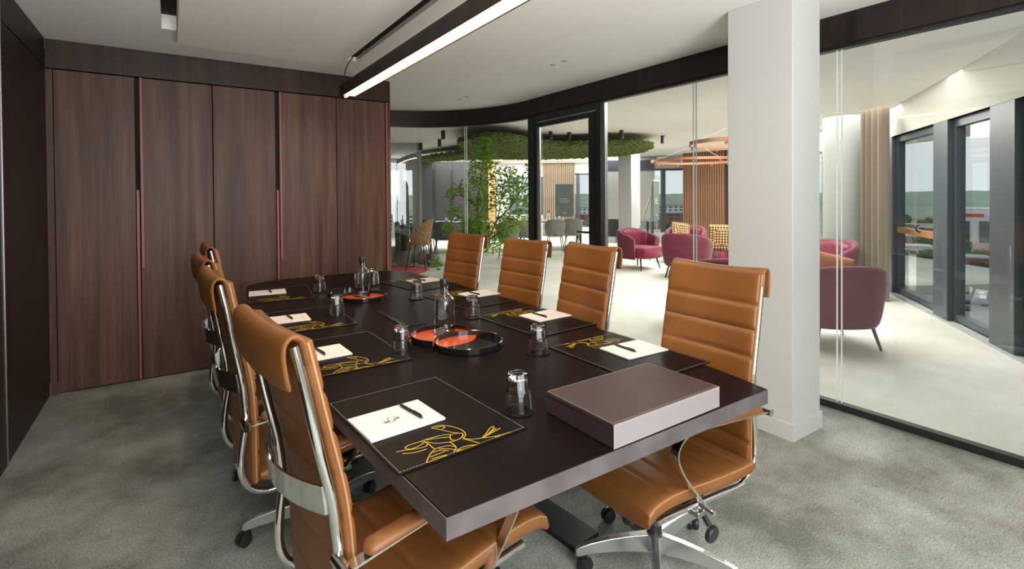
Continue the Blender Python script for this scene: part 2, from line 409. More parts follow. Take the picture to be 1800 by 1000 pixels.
# block behind the cupboards
struct(MB().box(-0.9, 1.80, 5.25, 6.55, 0, ZC).build('wall_back', 'dark_walnut', smooth=False))

# white column
YC = 1.50
struct(MB().box(2.945, 3.262, YC, 1.905, 0, ZC).build('column', 'white_paint', bevel=0.004))
struct(MB().box(2.935, 3.272, YC - 0.01, 1.915, 0, 0.10).build('baseboard_column', 'white_paint', bevel=0.002))

# glass partition: head band, channel, sill track, panes, joints
def ribbon(pts, off0, off1, z0, z1):
    """solid strip following a plan polyline; offsets to the outside (lounge side)"""
    rows = []
    for i, p in enumerate(pts):
        a = Vector(pts[max(i-1, 0)]); b = Vector(pts[min(i+1, len(pts)-1)])
        t = (b - a).normalized(); nrm = Vector((t.y, -t.x))
        p = Vector(p); q0 = p + nrm*off0; q1 = p + nrm*off1
        rows.append([(q0.x, q0.y, z0), (q1.x, q1.y, z0), (q1.x, q1.y, z1), (q0.x, q0.y, z1)])
    return rows
curve = [(GX, 5.02)] + arc_pts[1:] + [(1.70, 6.62)]
full = [(GX, -1.25)] + [(GX, y) for y in (0, 1, 2, 3, 4)] + curve
ha = struct(MB().loft(ribbon([(GX, y) for y in (-1.25, 0.4, 1.7, 3.0, 4.0, 5.02)], -0.05, 0.05, 2.385, ZC)).build('trim_2', 'dark_walnut'))
struct(MB().loft(ribbon(curve, -0.05, 0.05, 2.385, ZC)).build('trim_3', 'dark_walnut'))
struct(MB().loft(ribbon(full, -0.03, 0.03, 2.362, 2.385)).build('trim_4', 'black_metal'))
struct(MB().loft(ribbon([(GX, -1.25), (GX, 3.72)], -0.028, 0.028, 0, 0.045)).build('trim_5', 'black_metal', bevel=0.003))
struct(MB().loft(ribbon(curve, -0.028, 0.028, 0, 0.045)).build('trim_6', 'black_metal'))
def pane(name, pts):
    g = MB(); v = []
    for p in pts: v += [(p[0], p[1], 0.045), (p[0], p[1], 2.362)]
    g.add(v, [(2*i, 2*i+2, 2*i+3, 2*i+1) for i in range(len(pts)-1)])
    return struct(g.build(name, 'partition_glass'))
def joint(par, x, y, nx=0.0, ny=1.0):
    for d in (-0.014, 0.014):
        MB().box(-0.006, 0.006, -0.0022, 0.0022, 0.045, 2.362, Matrix.Translation((x + nx*d, y + ny*d, 0)) @ Matrix.Rotation(math.atan2(-nx, ny), 4, 'Z')).build('glass_edge', 'bright_edge', par, smooth=False)
w1 = pane('window_1', [(GX, -1.25), (GX, 1.553)]); joint(w1, GX, 1.555)
w2 = pane('window_2', [(GX, 1.557), (GX, 3.72)]); joint(w2, GX, 2.66)
w3 = pane('window_3', curve)
for a in (38,):
    p = arc(R(a)); joint(w3, p[0], p[1], -math.sin(R(a)), math.cos(R(a)))
# glazed door in the partition
d1 = struct(MB().add([], []).box(GX - 0.045, GX + 0.045, 4.90, 4.985, 0, 2.362).box(GX - 0.045, GX + 0.045, 3.735, 3.80, 0, 2.362).box(GX - 0.045, GX + 0.045, 3.80, 4.90, 2.30, 2.362).build('door_1', 'black_metal', bevel=0.003))
MB().box(GX - 0.02, GX + 0.02, 4.83, 4.895, 0.01, 2.29).box(GX - 0.02, GX + 0.02, 3.81, 3.94, 0.01, 2.29).box(GX - 0.02, GX + 0.02, 3.94, 4.83, 2.235, 2.29).box(GX - 0.02, GX + 0.02, 3.94, 4.83, 0.01, 0.09).build('leaf_frame', 'black_metal', d1, bevel=0.002)
MB().box(GX - 0.024, GX - 0.005, 4.775, 4.83, 0.09, 2.235).build('aluminium_edge', 'brushed_steel', d1, smooth=False)
MB().add([(GX, 3.94, 0.09), (GX, 4.83, 0.09), (GX, 4.83, 2.235), (GX, 3.94, 2.235)], [(0, 1, 2, 3)]).build('glass_leaf', 'partition_glass', d1, smooth=False)
MB().tube([(GX - 0.02, 3.90, 1.04), (GX - 0.075, 3.90, 1.04), (GX - 0.08, 3.93, 1.04), (GX - 0.08, 4.05, 1.04)], 0.011, 8).build('door_handle', 'black_metal', d1)
MB().box(GX - 0.02, GX + 0.02, 3.70, 3.735, 0, 2.362).build('aluminium_post', 'brushed_steel', d1, smooth=False)

# ------------------------------------------------------------------ built-in cupboards (three units) with red pulls
YB = 4.901
def cupboard(label, x0, x1, doors, grp):
    t = thing('built_in_cupboard', label, 'cupboard', (0, 0, 0), 0, grp)
    MB().box(x0 + 0.004, x1 - 0.004, YB + 0.022, 5.2, 0.004, 2.36).build('carcass', 'shadow_gap', t, smooth=False)
    for (a, b, side) in doors:
        d = MB().box(a + 0.003, b - 0.003 - (0.024 if side == 'R' else 0), YB, YB + 0.02, 0.012, 2.362).build('door', 'walnut', t, bevel=0.0015)
        if side == 'R': MB().box(b - 0.022, b - 0.004, YB - 0.016, YB + 0.015, 0.012, 1.49 if b < 1.5 else 2.362).build('handle', 'red_trim', d, bevel=0.002)
        if side == 'L': MB().box(a + 0.006, a + 0.024, YB - 0.016, YB - 0.0003, 0.88, 2.362).build('handle', 'red_trim', d, bevel=0.002)
    return t
cupboard('tall walnut cupboard with paired doors and red pulls, beside the dark side wall', -0.695, 0.30, [(-0.695, -0.195, 'R'), (-0.195, 0.30, 'L')], 'walnut cupboards')
cupboard('tall walnut cupboard with paired doors and red pulls, the middle unit of the row', 0.30, 1.31, [(0.30, 0.805, 'R'), (0.805, 1.31, 'L')], 'walnut cupboards')
cupboard('narrow single-door walnut cupboard with full height red pull at the curved glass', 1.31, 1.81, [(1.31, 1.81, 'R')], 'walnut cupboards')
struct(MB().box(XL, -0.697, YB, YB + 0.02, 0.0, 2.362).build('trim_7', 'walnut', smooth=False))
fr_ = MB()
prof = [(XL, YB), (1.80, YB)] + [(1.80 + 0.058*math.sin(R(a)), YB + 0.058 - 0.058*math.cos(R(a))) for a in range(10, 91, 10)] + [(1.858, 5.25), (XL, 5.25)]
struct(fr_.prism(prof, 2.372, ZC - 0.001).build('trim_8', 'shaded_walnut', angle=30))
endp = [(1.812, YB)] + [(1.80 + 0.058*math.sin(R(a)), YB + 0.058 - 0.058*math.cos(R(a))) for a in range(20, 91, 10)] + [(1.858, 6.6), (1.812, 6.6)]
struct(MB().prism(endp, 0.0, 2.366).build('trim_9', 'walnut', angle=30))

# ------------------------------------------------------------------ lounge shell
FAC_A, FAC_B = Vector((8.48, 2.98)), Vector((5.84, 1.10))
fd = (FAC_B - FAC_A).normalized(); fn = Vector((-fd.y, fd.x))
if fn.dot(Vector((0, 0)) - FAC_A) > 0: fn = -fn      # fn points outdoors
def fac(t, o, z):
    p = FAC_A + fd*t + fn*o; return (p.x, p.y, z)
def fbox(mb, t0, t1, o0, o1, z0, z1):
    v = [fac(t0, o0, z0), fac(t1, o0, z0), fac(t1, o1, z0), fac(t0, o1, z0), fac(t0, o0, z1), fac(t1, o0, z1), fac(t1, o1, z1), fac(t0, o1, z1)]
    return mb.add(v, [(0,3,2,1),(4,5,6,7),(0,1,5,4),(1,2,6,5),(2,3,7,6),(3,0,4,7)])
wr = struct(fbox(MB(), -0.35, 5.6, 0.0, 0.3, 2.215, ZC + 0.1).build('wall_right', 'facade_frame', smooth=False))
fbox(MB(), -0.35, 5.6, 0.0, 0.3, 0.0, 0.03).build('sill', 'facade_sill', wr, smooth=False)
piers = [(-0.35, 0.12), (1.48, 1.84), (2.70, 3.10), (3.86, 4.3), (5.2, 5.6)]
for a, b in piers: fbox(MB(), a, b, 0.0, 0.16, 0.03, 2.215).build('pier', 'facade_frame', wr, bevel=0.004)
k = 0
for (a, b) in zip(piers[:-1], piers[1:]):
    t0, t1 = a[1], b[0]; k += 1
    win = struct(MB().add([fac(t0 + 0.05, 0.1, 0.12), fac(t1 - 0.03, 0.1, 0.12), fac(t1 - 0.03, 0.1, 2.13), fac(t0 + 0.05, 0.1, 2.13)], [(0, 1, 2, 3)]).build('window_%d' % (4 + k), 'facade_glass', smooth=False))
    f_ = MB(); fbox(f_, t0, t0 + 0.05, 0.06, 0.14, 0.03, 2.215); fbox(f_, t1 - 0.03, t1, 0.06, 0.14, 0.03, 2.215); fbox(f_, t0 + 0.05, t1 - 0.03, 0.06, 0.14, 0.05, 0.12); fbox(f_, t0 + 0.05, t1 - 0.03, 0.06, 0.14, 2.13, 2.215)
    f_.build('frame', 'facade_frame', win, smooth=False)
    if k == 1:
        fbox(MB(), t0 + 0.05, t1 - 0.03, 0.05, 0.14, 0.88, 0.955).build('transom', 'copper_brown_bar', win, smooth=False)
        MB().tube([fac(0.95, 0.05, 0.94), fac(0.95, 0.02, 0.95), fac(0.95, 0.01, 1.0), fac(1.03, 0.01, 1.02)], 0.011, 6).build('latch', 'black_metal', win)
# sloped soffit over the facade
sof = MB(); rows = []
for t in [x*0.35 - 0.4 for x in range(18)]:
    off = 0.05 + 0.055*max(t, 0)**1.15
    rows.append([fac(t, -0.0, 2.215), fac(t, -off, ZC), fac(t, 0.05, ZC), fac(t, 0.05, 2.215)])
struct(sof.loft(rows).build('trim_10', 'soffit_paint', angle=20))
# rounded column at the corner of the facade
struct(MB().lathe([(0.27, 0), (0.27, ZC)], 32, Matrix.Translation(W(4.99, 7.62))).build('column', 'grey_wall'))
# side facade seen past the column
def wbox(mb, l0, l1, f0, f1, z0, z1):
    v = [W(l0, f0, z0), W(l1, f0, z0), W(l1, f1, z0), W(l0, f1, z0), W(l0, f0, z1), W(l1, f0, z1), W(l1, f1, z1), W(l0, f1, z1)]
    return mb.add(v, [(0,3,2,1),(4,5,6,7),(0,1,5,4),(1,2,6,5),(2,3,7,6),(3,0,4,7)])
ws = struct(wbox(wbox(MB(), 5.62, 5.9, 7.9, 15.2, 2.2, ZC), 5.62, 5.9, 7.9, 15.2, 0, 0.06).build('wall_side', 'white_paint', smooth=False))
for f0 in (7.9, 9.05, 10.4, 11.8, 13.2, 15.05): wbox(MB(), 5.62, 5.8, f0, f0 + 0.14, 0.06, 2.2).build('mullion', 'facade_frame', ws, smooth=False)
MB().add([W(5.72, 7.9, 0.06), W(5.72, 15.2, 0.06), W(5.72, 15.2, 2.2), W(5.72, 7.9, 2.2)], [(0, 1, 2, 3)]).build('glazing', 'facade_glass', ws, smooth=False)
# far facade in two stretches
def far_window(name, l0, l1, f, z0, z1, muls):
    o = struct(wbox(wbox(MB(), l0, l1, f, f + 0.25, z1, ZC), l0, l1, f, f + 0.25, 0, z0).build('wall_far', 'white_paint', smooth=False))
    for l in muls: wbox(MB(), l, l + 0.11, f, f + 0.14, z0, z1).build('mullion', 'facade_frame', o, smooth=False)
    wbox(MB(), l0, l1, f, f + 0.1, z1 - 0.06, z1).build('mullion', 'facade_frame', o, smooth=False)
    win = struct(MB().add([W(l0, f + 0.07, z0), W(l1, f + 0.07, z0), W(l1, f + 0.07, z1), W(l0, f + 0.07, z1)], [(0, 1, 2, 3)]).build(name, 'facade_glass', smooth=False))
    return o
far_window('window_9', 2.75, 5.75, 15.2, 0.30, 2.22, (2.75, 4.5, 5.62))
far_window('window_10', 2.2, 3.2, 18.0, 0.30, 2.22, (2.3, 2.8))
far_window('window_11', -0.1, 1.15, 18.0, 0.75, 2.10, (0.14, 1.02))
wfar = struct(wbox(MB(), -0.55, -0.1, 18.0, 18.25, 0, ZC).build('wall_far', 'white_paint', smooth=False))
struct(wbox(MB(), 1.15, 2.2, 18.06, 18.25, 0, ZC).build('wall_far', 'white_paint', smooth=False))
struct(wbox(MB(), 3.1, 3.25, 15.2, 18.2, 0, ZC).build('wall_far', 'white_paint', smooth=False))
# orange timber post
struct(wbox(MB(), -0.78, -0.57, 16.8, 17.0, 0, ZC).build('trim_11', 'orange_wood', smooth=False))
# rounded grey wall end with tall windows, next to the curved glass
gw = MB(); wbox(gw, -4.2, -2.03, 10.9, 11.05, 2.0, ZC); wbox(gw, -4.2, -2.03, 10.9, 11.05, 0, 0.35)
wbox(gw, -2.14, -2.03, 10.9, 11.05, 0.35, 2.0); wbox(gw, -2.42, -2.35, 10.9, 11.05, 0.35, 2.0); wbox(gw, -4.2, -3.0, 10.9, 11.05, 0.35, 2.0)
gwo = struct(gw.build('wall_grey', 'grey_wall', smooth=False))
MB().lathe([(0.075, 0), (0.075, ZC)], 20, Matrix.Translation(W(-2.03, 10.975))).build('rounded_end', 'grey_wall', gwo)
struct(MB().add([W(-3.0, 10.97, 0.35), W(-2.1, 10.97, 0.35), W(-2.1, 10.97, 2.0), W(-3.0, 10.97, 2.0)], [(0, 1, 2, 3)]).build('window_12', 'facade_glass', smooth=False))
_p = [(-0.9, 6.62), W(-4.2, 10.9)[:2], W(-4.35, 11.05)[:2], (-1.1, 6.75)]
struct(MB().prism(_p, 0, ZC).build('wall_lounge', 'white_paint', smooth=False))
# far white column
struct(MB().box(-0.18, 0.18, -0.18, 0.18, 0, ZC, Matrix.Translation(W(2.78, 12.0)) @ Matrix.Rotation(WR + R(42), 4, 'Z')).build('column', 'white_paint', bevel=0.004))

# ------------------------------------------------------------------ meeting table
def xl(y): return None
left_e = spline([(0.478, 0.966), (0.424, 1.83), (0.412, 2.7), (0.428, 3.6), (0.462, 4.25)], 5)
far_e = spline([(0.462, 4.25), (0.50, 4.42), (0.62, 4.53), (0.80, 4.575), (1.15, 4.585), (1.45, 4.575), (1.64, 4.53), (1.76, 4.42), (1.80, 4.25)], 3)
right_e = spline([(1.80, 4.25), (1.838, 3.6), (1.852, 2.9), (1.812, 1.94), (1.772, 1.29), (1.722, 0.966)], 5)
outline = [(p[0], p[1]) for p in left_e[:-1] + far_e[:-1] + right_e]
ZT = 0.74
tb = thing('meeting_table', 'long boat-shaped meeting table with dark brown leather top and black steel base', 'table', (0, 0, 0))
MB().prism(outline, ZT - 0.050, ZT).build('tabletop', 'table_leather', tb, bevel=0.003, angle=30)
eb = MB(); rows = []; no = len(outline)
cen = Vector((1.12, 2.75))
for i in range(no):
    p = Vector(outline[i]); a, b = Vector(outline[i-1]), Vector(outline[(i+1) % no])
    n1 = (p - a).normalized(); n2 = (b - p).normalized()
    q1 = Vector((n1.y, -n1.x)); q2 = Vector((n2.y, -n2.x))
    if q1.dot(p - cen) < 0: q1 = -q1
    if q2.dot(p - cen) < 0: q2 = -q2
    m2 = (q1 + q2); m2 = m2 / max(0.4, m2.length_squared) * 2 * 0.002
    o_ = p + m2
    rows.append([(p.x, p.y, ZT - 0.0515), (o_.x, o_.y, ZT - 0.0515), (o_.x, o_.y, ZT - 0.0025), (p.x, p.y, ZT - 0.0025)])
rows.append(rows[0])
eb.loft(rows, True, False).build('lit_edge_band', 'lit_edge_leather', tb, angle=30)  # leather edge strip with the reflected daylight painted in
for x1, y1, x0 in ((1.388, 1.53, 1.255), (0.93, 1.53, 1.05), (1.388, 4.02, 1.255), (0.93, 4.02, 1.05)):
    d_ = Vector((x1 - x0, y1 - 2.77)); ln_ = d_.length
    MB().box(-0.075, 0.075, 0.10, ln_, 0.002, 0.022, Matrix.Translation((x0, 2.77, 0)) @ Matrix.Rotation(math.atan2(-d_.x, d_.y), 4, 'Z')).build('foot_plate', 'black_metal', tb, bevel=0.002)
MB().box(0.98, 1.33, 2.60, 2.94, 0.002, ZT - 0.062).build('pedestal', 'black_metal', tb, bevel=0.003)
MB().box(0.80, 1.46, 2.1, 3.44, ZT - 0.062, ZT - 0.050).build('mounting_plate', 'black_metal', tb, bevel=0.002)
# cable hatch
MB().box(1.035, 1.135, 2.50, 2.95, ZT, ZT + 0.0022).build('cable_hatch', 'table_leather', tb, bevel=0.0008)
MB().box(1.006, 1.032, 2.50, 2.955, ZT, ZT + 0.0035).build('cable_slot', 'black_lacquer', tb, bevel=0.001)

# ------------------------------------------------------------------ conference chairs
def flat_band(path, wd, th, y):
    """flat metal band bent along a path in x-z, width along y"""
    rows = []
    P = [Vector((p[0], 0, p[1])) for p in path]
    for i, p in enumerate(P):
        t = (P[min(i+1, len(P)-1)] - P[max(i-1, 0)]).normalized(); n = Vector((-t.z, 0, t.x))
        rows.append([p + n*a*th/2 + Vector((0, y + b*wd/2, 0)) for a, b in ((-1, -1), (1, -1), (1, 1), (-1, 1))])
    return rows
FRAME = [(-0.432, 1.105), (-0.415, 1.02), (-0.400, 0.93), (-0.382, 0.83), (-0.365, 0.735), (-0.358, 0.66), (-0.355, 0.60), (-0.366, 0.53), (-0.374, 0.45), (-0.368, 0.40), (-0.345, 0.355), (-0.30, 0.328), (-0.24, 0.324), (-0.10, 0.337), (0.10, 0.350), (0.20, 0.352)]
ARM = spline([(-0.36, 0.600, 0), (-0.145, 0.622, 0), (0.05, 0.641, 0), (0.115, 0.636, 0), (0.155, 0.612, 0), (0.164, 0.575, 0), (0.145, 0.53, 0), (0.105, 0.475, 0), (0.04, 0.40, 0), (-0.02, 0.338, 0)], 4)
def make_chair(label):
    t = thing('conference_chair', label, 'chair', (0, 0, 0), 0, 'tan leather conference chairs')
    HW = 0.201
    for s in (-1, 1):
        MB().tube([(x, s*HW, z) for x, z in [(p[0], p[1]) for p in spline([(a, b, 0) for a, b in FRAME], 2)]], 0.0125, 12).build('side_frame', 'chrome', t)
    # backrest pad with horizontal channels
    path = spline([(-0.330, 0.365, 0), (-0.332, 0.47, 0), (-0.333, 0.60, 0), (-0.343, 0.74, 0), (-0.372, 0.90, 0), (-0.402, 1.06, 0), (-0.412, 1.11, 0)], 32)
    seams = [0.475, 0.585, 0.690, 0.795, 0.895, 0.990]
    rows = []
    NP = len(path)
    for i, p in enumerate(path):
        tg = (path[min(i+1, NP-1)] - path[max(i-1, 0)]); n = Vector((tg.y, -tg.x, 0)).normalized()
        d = min([abs(p.y - q) for q in seams] + [1])
        th = 0.024 + 0.015*min(1.0, d/0.020)**0.5
        e = min(i, NP - 1 - i)
        th *= min(1, 0.35 + 0.11*e)
        hw = 0.2135 * (1 - 0.02*(e == 0))
        row = []
        for a, b in sup(28, 1, 1, 4.5):
            bow = -0.018*(1 - a*a)           # hollow across the width
            off = b*th/2 + (0.2*th) + bow
            row.append((p.x + n.x*off, a*hw, p.y + n.y*off))
        rows.append(row)
    MB().loft(rows).build('backrest', 'leather', t, angle=60)
    for s in (-1, 1):
        pr = []
        for i, p in enumerate(path[4:-2:6]):
            pr.append((p.x + 0.006, s*0.215, p.y))
        MB().tube(pr, 0.0035, 6).build('piping', 'leather_piping', t)
    # head cover rolled over the top and hanging behind the tubes
    roll = spline([(-0.405, 1.06, 0), (-0.411, 1.10, 0), (-0.420, 1.120, 0), (-0.437, 1.127, 0), (-0.452, 1.115, 0), (-0.4565, 1.09, 0), (-0.4535, 1.05, 0), (-0.448, 1.015, 0)], 4)
    rows = []
    for i, p in enumerate(roll):
        tg = (roll[min(i+1, len(roll)-1)] - roll[max(i-1, 0)]); n = Vector((-tg.y, tg.x, 0)).normalized()
        th = 0.014 if 0 < i < len(roll) - 1 else 0.008
        rows.append([(p.x + n.x*b*th/2 - 0.010*(1 - a*a)*(0.6 if i > 8 else 1), a*0.2205, p.y + n.y*b*th/2 - 0.012*(1 - a*a)) for a, b in sup(28, 1, 1, 5)])
    MB().loft(rows).build('headrest_cover', 'leather', t, angle=60)
    # chrome strap across the back
    rows = []
    for k in range(17):
        v = -1 + 2*k/16
        x = -0.378 - 0.050*(1 - v*v)
        rows.append([(x - 0.003, v*HW, 0.708), (x + 0.003, v*HW, 0.708), (x - 0.003, v*HW, 0.776), (x - 0.009, v*HW, 0.776)])
    MB().loft(rows).build('back_strap', 'chrome', t)
    # arms
    for s in (-1, 1):
        y = s*0.250
        a = MB().loft(flat_band([(p.x, p.y) for p in ARM], 0.030, 0.006, y)).tube([(-0.362, s*0.200, 0.600), (-0.362, s*0.275, 0.600)], 0.014, 10).tube([(-0.015, s*0.205, 0.342), (-0.015, s*0.270, 0.342)], 0.010, 8).build('armrest', 'chrome', t)
        rows = []
        padp = spline([(-0.315, 0.610, 0), (-0.29, 0.614, 0), (-0.2, 0.621, 0), (-0.1, 0.630, 0), (0.0, 0.640, 0), (0.06, 0.6445, 0), (0.085, 0.645, 0)], 3)
        for i, p in enumerate(padp):
            e = min(i, len(padp) - 1 - i); q = min(1, 0.35 + 0.3*e)
            rows.append([(p.x, y + u*0.026*q, p.y + 0.010 + v*0.014*q) for u, v in sup(14, 1, 1, 2.6)])
        MB().loft(rows).build('arm_pad', 'leather', a, angle=60)
    # seat cushion with cross seams and waterfall front
    sp = spline([(-0.315, 0.394, 0), (-0.24, 0.391, 0), (-0.1, 0.399, 0), (0.06, 0.415, 0), (0.16, 0.421, 0), (0.23, 0.414, 0), (0.263, 0.400, 0), (0.277, 0.386, 0)], 24)
    ss = [-0.235, -0.135, -0.035, 0.065, 0.165]
    rows = []; NP = len(sp)
    for i, p in enumerate(sp):
        d = min(abs(p.x - q) for q in ss)
        g = min(1.0, d/0.016)**0.5
        e = min(i, NP - 1 - i); q = min(1, 0.45 + 0.046*e)
        row = []
        for u, v in sup(32, 1, 1, 5):
            top = v > 0.2
            hz = (0.032*q) * v + (0.008*g - 0.008)*(1 if top else 0)*(1 - abs(u)**6)
            row.append((p.x, u*0.240, p.y + hz + 0.006*abs(u)**3))
        rows.append(row)
    st = MB().loft(rows).build('seat', 'leather', t, angle=60)
    for sgn in (-1, 1):
        edge = [(p.x, sgn*0.2365, p.y + 0.023*min(1, 0.5 + 0.042*min(i, NP-1-i))) for i, p in enumerate(sp)][9:-8:8]
        MB().tube(edge, 0.0028, 6).build('seat_piping', 'leather_piping', st)
    stc = MB()
    for q in ss[1:]:
        for kk in range(30):
            yy_ = -0.2 + 0.4*kk/29
            zz = min(sp, key=lambda v: abs(v.x - q)).y + 0.032 - 0.0065
            stc.box(q - 0.0025, q - 0.0010, yy_ - 0.004, yy_ + 0.004, zz - 0.001, zz + 0.0012)
    so = stc.build('stitching', 'seam_thread', st, smooth=False); so['kind'] = 'stuff'
    # mechanism, column, levers
    MB().box(-0.13, 0.13, -0.15, 0.15, 0.296, 0.338).build('mechanism', 'black_plastic', t, bevel=0.008)
    MB().box(-0.02, 0.02, -0.232, 0.232, 0.315, 0.335).build('crossbar', 'brushed_steel', t, bevel=0.004)
    MB().lathe([(0.027, 0.09), (0.027, 0.225), (0.017, 0.226), (0.017, 0.30)], 18, Matrix.Translation((-0.03, 0, 0))).build('gas_column', 'black_plastic', t)
    MB().lathe([(0.0, 0), (0.021, 0.001), (0.027, 0.02), (0.027, 0.07), (0.02, 0.078), (0, 0.078)], 18, Matrix.Translation((0.11, 0, 0.215))).build('tension_knob', 'black_plastic', t)
    MB().tube([(-0.06, 0.14, 0.305), (-0.055, 0.20, 0.285), (-0.05, 0.225, 0.265)], 0.010, 8).lathe([(0, -0.010), (0.026, -0.010), (0.031, -0.005), (0.031, 0.005), (0.026, 0.010), (0, 0.010)], 20, Matrix.Translation((-0.05, 0.235, 0.240)) @ Matrix.Rotation(R(80), 4, 'X')).build('lever', 'black_plastic', t)
    # five-star base
    MB().lathe([(0.0, 0.055), (0.030, 0.055), (0.036, 0.075), (0.036, 0.125), (0.028, 0.13), (0.0, 0.13)], 20, Matrix.Translation((-0.03, 0, 0))).build('hub', 'polished_aluminium', t)
    for k in range(5):
        rot = Matrix.Translation((-0.03, 0, 0)) @ Matrix.Rotation(R(72*k + 187), 4, 'Z')
        rows = []
        for x, zt, h_, wd in ((0.02, 0.128, 0.068, 0.040), (0.10, 0.126, 0.058, 0.035), (0.18, 0.118, 0.048, 0.031), (0.25, 0.106, 0.040, 0.027), (0.295, 0.094, 0.036, 0.025), (0.308, 0.088, 0.028, 0.022)):
            rows.append([(x, -wd/2, zt - h_), (x, wd/2, zt - h_), (x, wd/2*0.8, zt), (x, -wd/2*0.8, zt)])
        lg = MB().loft(rows, mat=rot).build('base_leg', 'polished_aluminium', t, bevel=0.003)
        cs = MB(); yaw_c = Matrix.Translation((0.29, 0, 0)) @ Matrix.Rotation(R(40 + 50*k), 4, 'Z')
        for sy in (-0.021, 0.003):
            cs.lathe([(0.0, 0), (0.020, 0.0), (0.027, 0.004), (0.027, 0.015), (0.020, 0.018), (0, 0.018)], 18, rot @ yaw_c @ Matrix.Translation((0.018, sy, 0.027)) @ Matrix.Rotation(R(-90), 4, 'X'))
        cs.box(-0.012, 0.016, -0.006, 0.006, 0.024, 0.056, rot @ yaw_c)
        cs.tube([(0, 0, 0.045), (0, 0, 0.075)], 0.0075, 8, rot @ yaw_c)
        cs.build('caster', 'black_plastic', lg)
    return t
chairs = [  # (x, y of the base, facing angle, label, seat raised by)
    (0.646, 1.420, 7, 'tan leather conference chair beside the mat with the wrapped mint, in front of all', 0.012),
    (0.562, 2.280, 3, 'tan leather conference chair, second along the cupboard side of the table', 0.01),
    (0.562, 3.02, 4, 'tan leather conference chair, third along the cupboard side, its back mostly covered', 0.0),
    (0.625, 3.74, 1, 'tan leather conference chair by the table end, next to the walnut cupboards', 0.0),
    (1.497, 1.300, 180, 'tan leather conference chair at the document box, turned out to show its seat and casters', 0.0),
    (1.552, 2.16, 175, 'tan leather conference chair second from the white column, facing the two bottles', 0.015),
    (1.653, 2.85, 186, 'tan leather conference chair third from the white column, before the glazed door', -0.01),
    (1.606, 3.59, 189.5, 'tan leather conference chair in front of the leafy tree, last before the curved glass', -0.01)]
RECLINE = {0: 2.0}
SWIVEL = {1: -20, 2: 15, 3: 30, 5: 12, 6: -25, 7: 8}
proto = make_chair(chairs[0][3])
LIFT = ('seat', 'backrest', 'side_frame', 'headrest_cover', 'back_strap', 'armrest', 'mechanism', 'crossbar', 'piping', 'tension_knob', 'lever')
for i, (x, y, a, lab, dz) in enumerate(chairs):
    o = proto if i == 0 else dup(proto, (x, y, 0), R(a), lab)
    if i == 0: o.location = (x, y, 0); o.rotation_euler = (0, 0, R(a))
    for ch in o.children:
        if ch.name.split('.')[0] in LIFT:
            ch.location = (0, 0, dz); ch.rotation_euler = (0, 0, 0)
            if i in RECLINE:                                        # leaned back a little on its tilt mechanism
                q = R(-RECLINE[i]); ch.rotation_euler = (0, q, 0); ch.location = (-0.33*math.sin(q), 0, dz + 0.33 - 0.33*math.cos(q))
        if ch.name.split('.')[0] == 'base_leg' and i in SWIVEL:     # each star base stands turned its own way
            q = R(SWIVEL[i]); ch.rotation_euler = (0, 0, q); ch.location = (-0.03 + 0.03*math.cos(q), 0.03*math.sin(q), 0)

# ------------------------------------------------------------------ things on the table
ART = [[(-13,-100),(8,-97),(28,-109),(43,-131),(53,-155),(54,-181),(47,-198),(33,-209)],[(-13,-100),(-1,-117),(13,-140),(27,-163),(39,-175)],[(-2,-104),(20,-110),(20,-121),(11,-122)],[(6,-182),(15,-171),(29,-173),(44,-179),(43,-191),(31,-203),(14,-208),(3,-198),(6,-182)],[(16,-170),(-1,-160),(-24,-157),(-48,-156),(-69,-158),(-90,-159),(-106,-159),(-119,-165),(-120,-174),(-112,-181),(-100,-182),(-85,-178),(-69,-173)],[(-64,-161),(-56,-174),(-43,-191),(-22,-202),(-3,-207),(14,-209)],[(-56,-159),(-37,-164),(-14,-172),(4,-180)],[(-72,-164),(-61,-177),(-59,-210),(-57,-216)],[(-148,-175),(-127,-179),(-102,-188),(-74,-192),(-59,-180)],[(-139,-193),(-115,-204),(-91,-207),(-75,-207)],[(-7,-208),(-5,-225),(-8,-246),(-26,-277)],[(-105,-284),(-99,-261),(-77,-235),(-57,-220),(-37,-219),(-16,-226),(-6,-240)],[(-105,-284),(-94,-285),(-75,-285),(-58,-283),(-43,-279)],[(-85,-251),(-64,-248),(-40,-246)],[(-88,-262),(-68,-262),(-45,-264)],[(-70,-233),(-47,-234),(-31,-249)],[(-15,-260),(3,-254),(25,-254),(44,-263),(48,-274),(29,-272),(7,-267),(-15,-260)],[(33,-209),(50,-228),(74,-237),(98,-246),(124,-252),(166,-260)],[(32,-212),(47,-239),(58,-269)],[(76,-239),(103,-220),(125,-201),(141,-195),(137,-205),(112,-222),(82,-239)],[(88,-238),(121,-220),(143,-210)],[(98,-233),(131,-223),(153,-216)],[(107,-256),(129,-251),(121,-258),(107,-256)],[(-49,-225),(-36,-231),(-22,-244),(-16,-255)],[(-17,-273),(5,-271),(31,-273)]]
_a = R(-3.5)
def art_pt(p):
    x, y = p[0]/1000, p[1]/1000
    x, y = x*math.cos(_a) - y*math.sin(_a), x*math.sin(_a) + y*math.cos(_a)
    return (max(-0.19, min(0.19, x)), max(-0.264, y), 0)
def flat_line(mb, pts, wd, z):
    P = [Vector(p) for p in pts]; v = []
    for i, p in enumerate(P):
        t = (P[min(i+1, len(P)-1)] - P[max(i-1, 0)]); t = t.normalized() if t.length > 1e-9 else Vector((1, 0, 0))
        n = Vector((-t.y, t.x, 0))*wd/2
        v += [(p.x + n.x, p.y + n.y, z), (p.x - n.x, p.y - n.y, z)]
    n0 = len(P)
    mb.add(v, [(2*i, 2*i+1, 2*i+3, 2*i+2) for i in range(n0-1)])
MZ = 0.0042
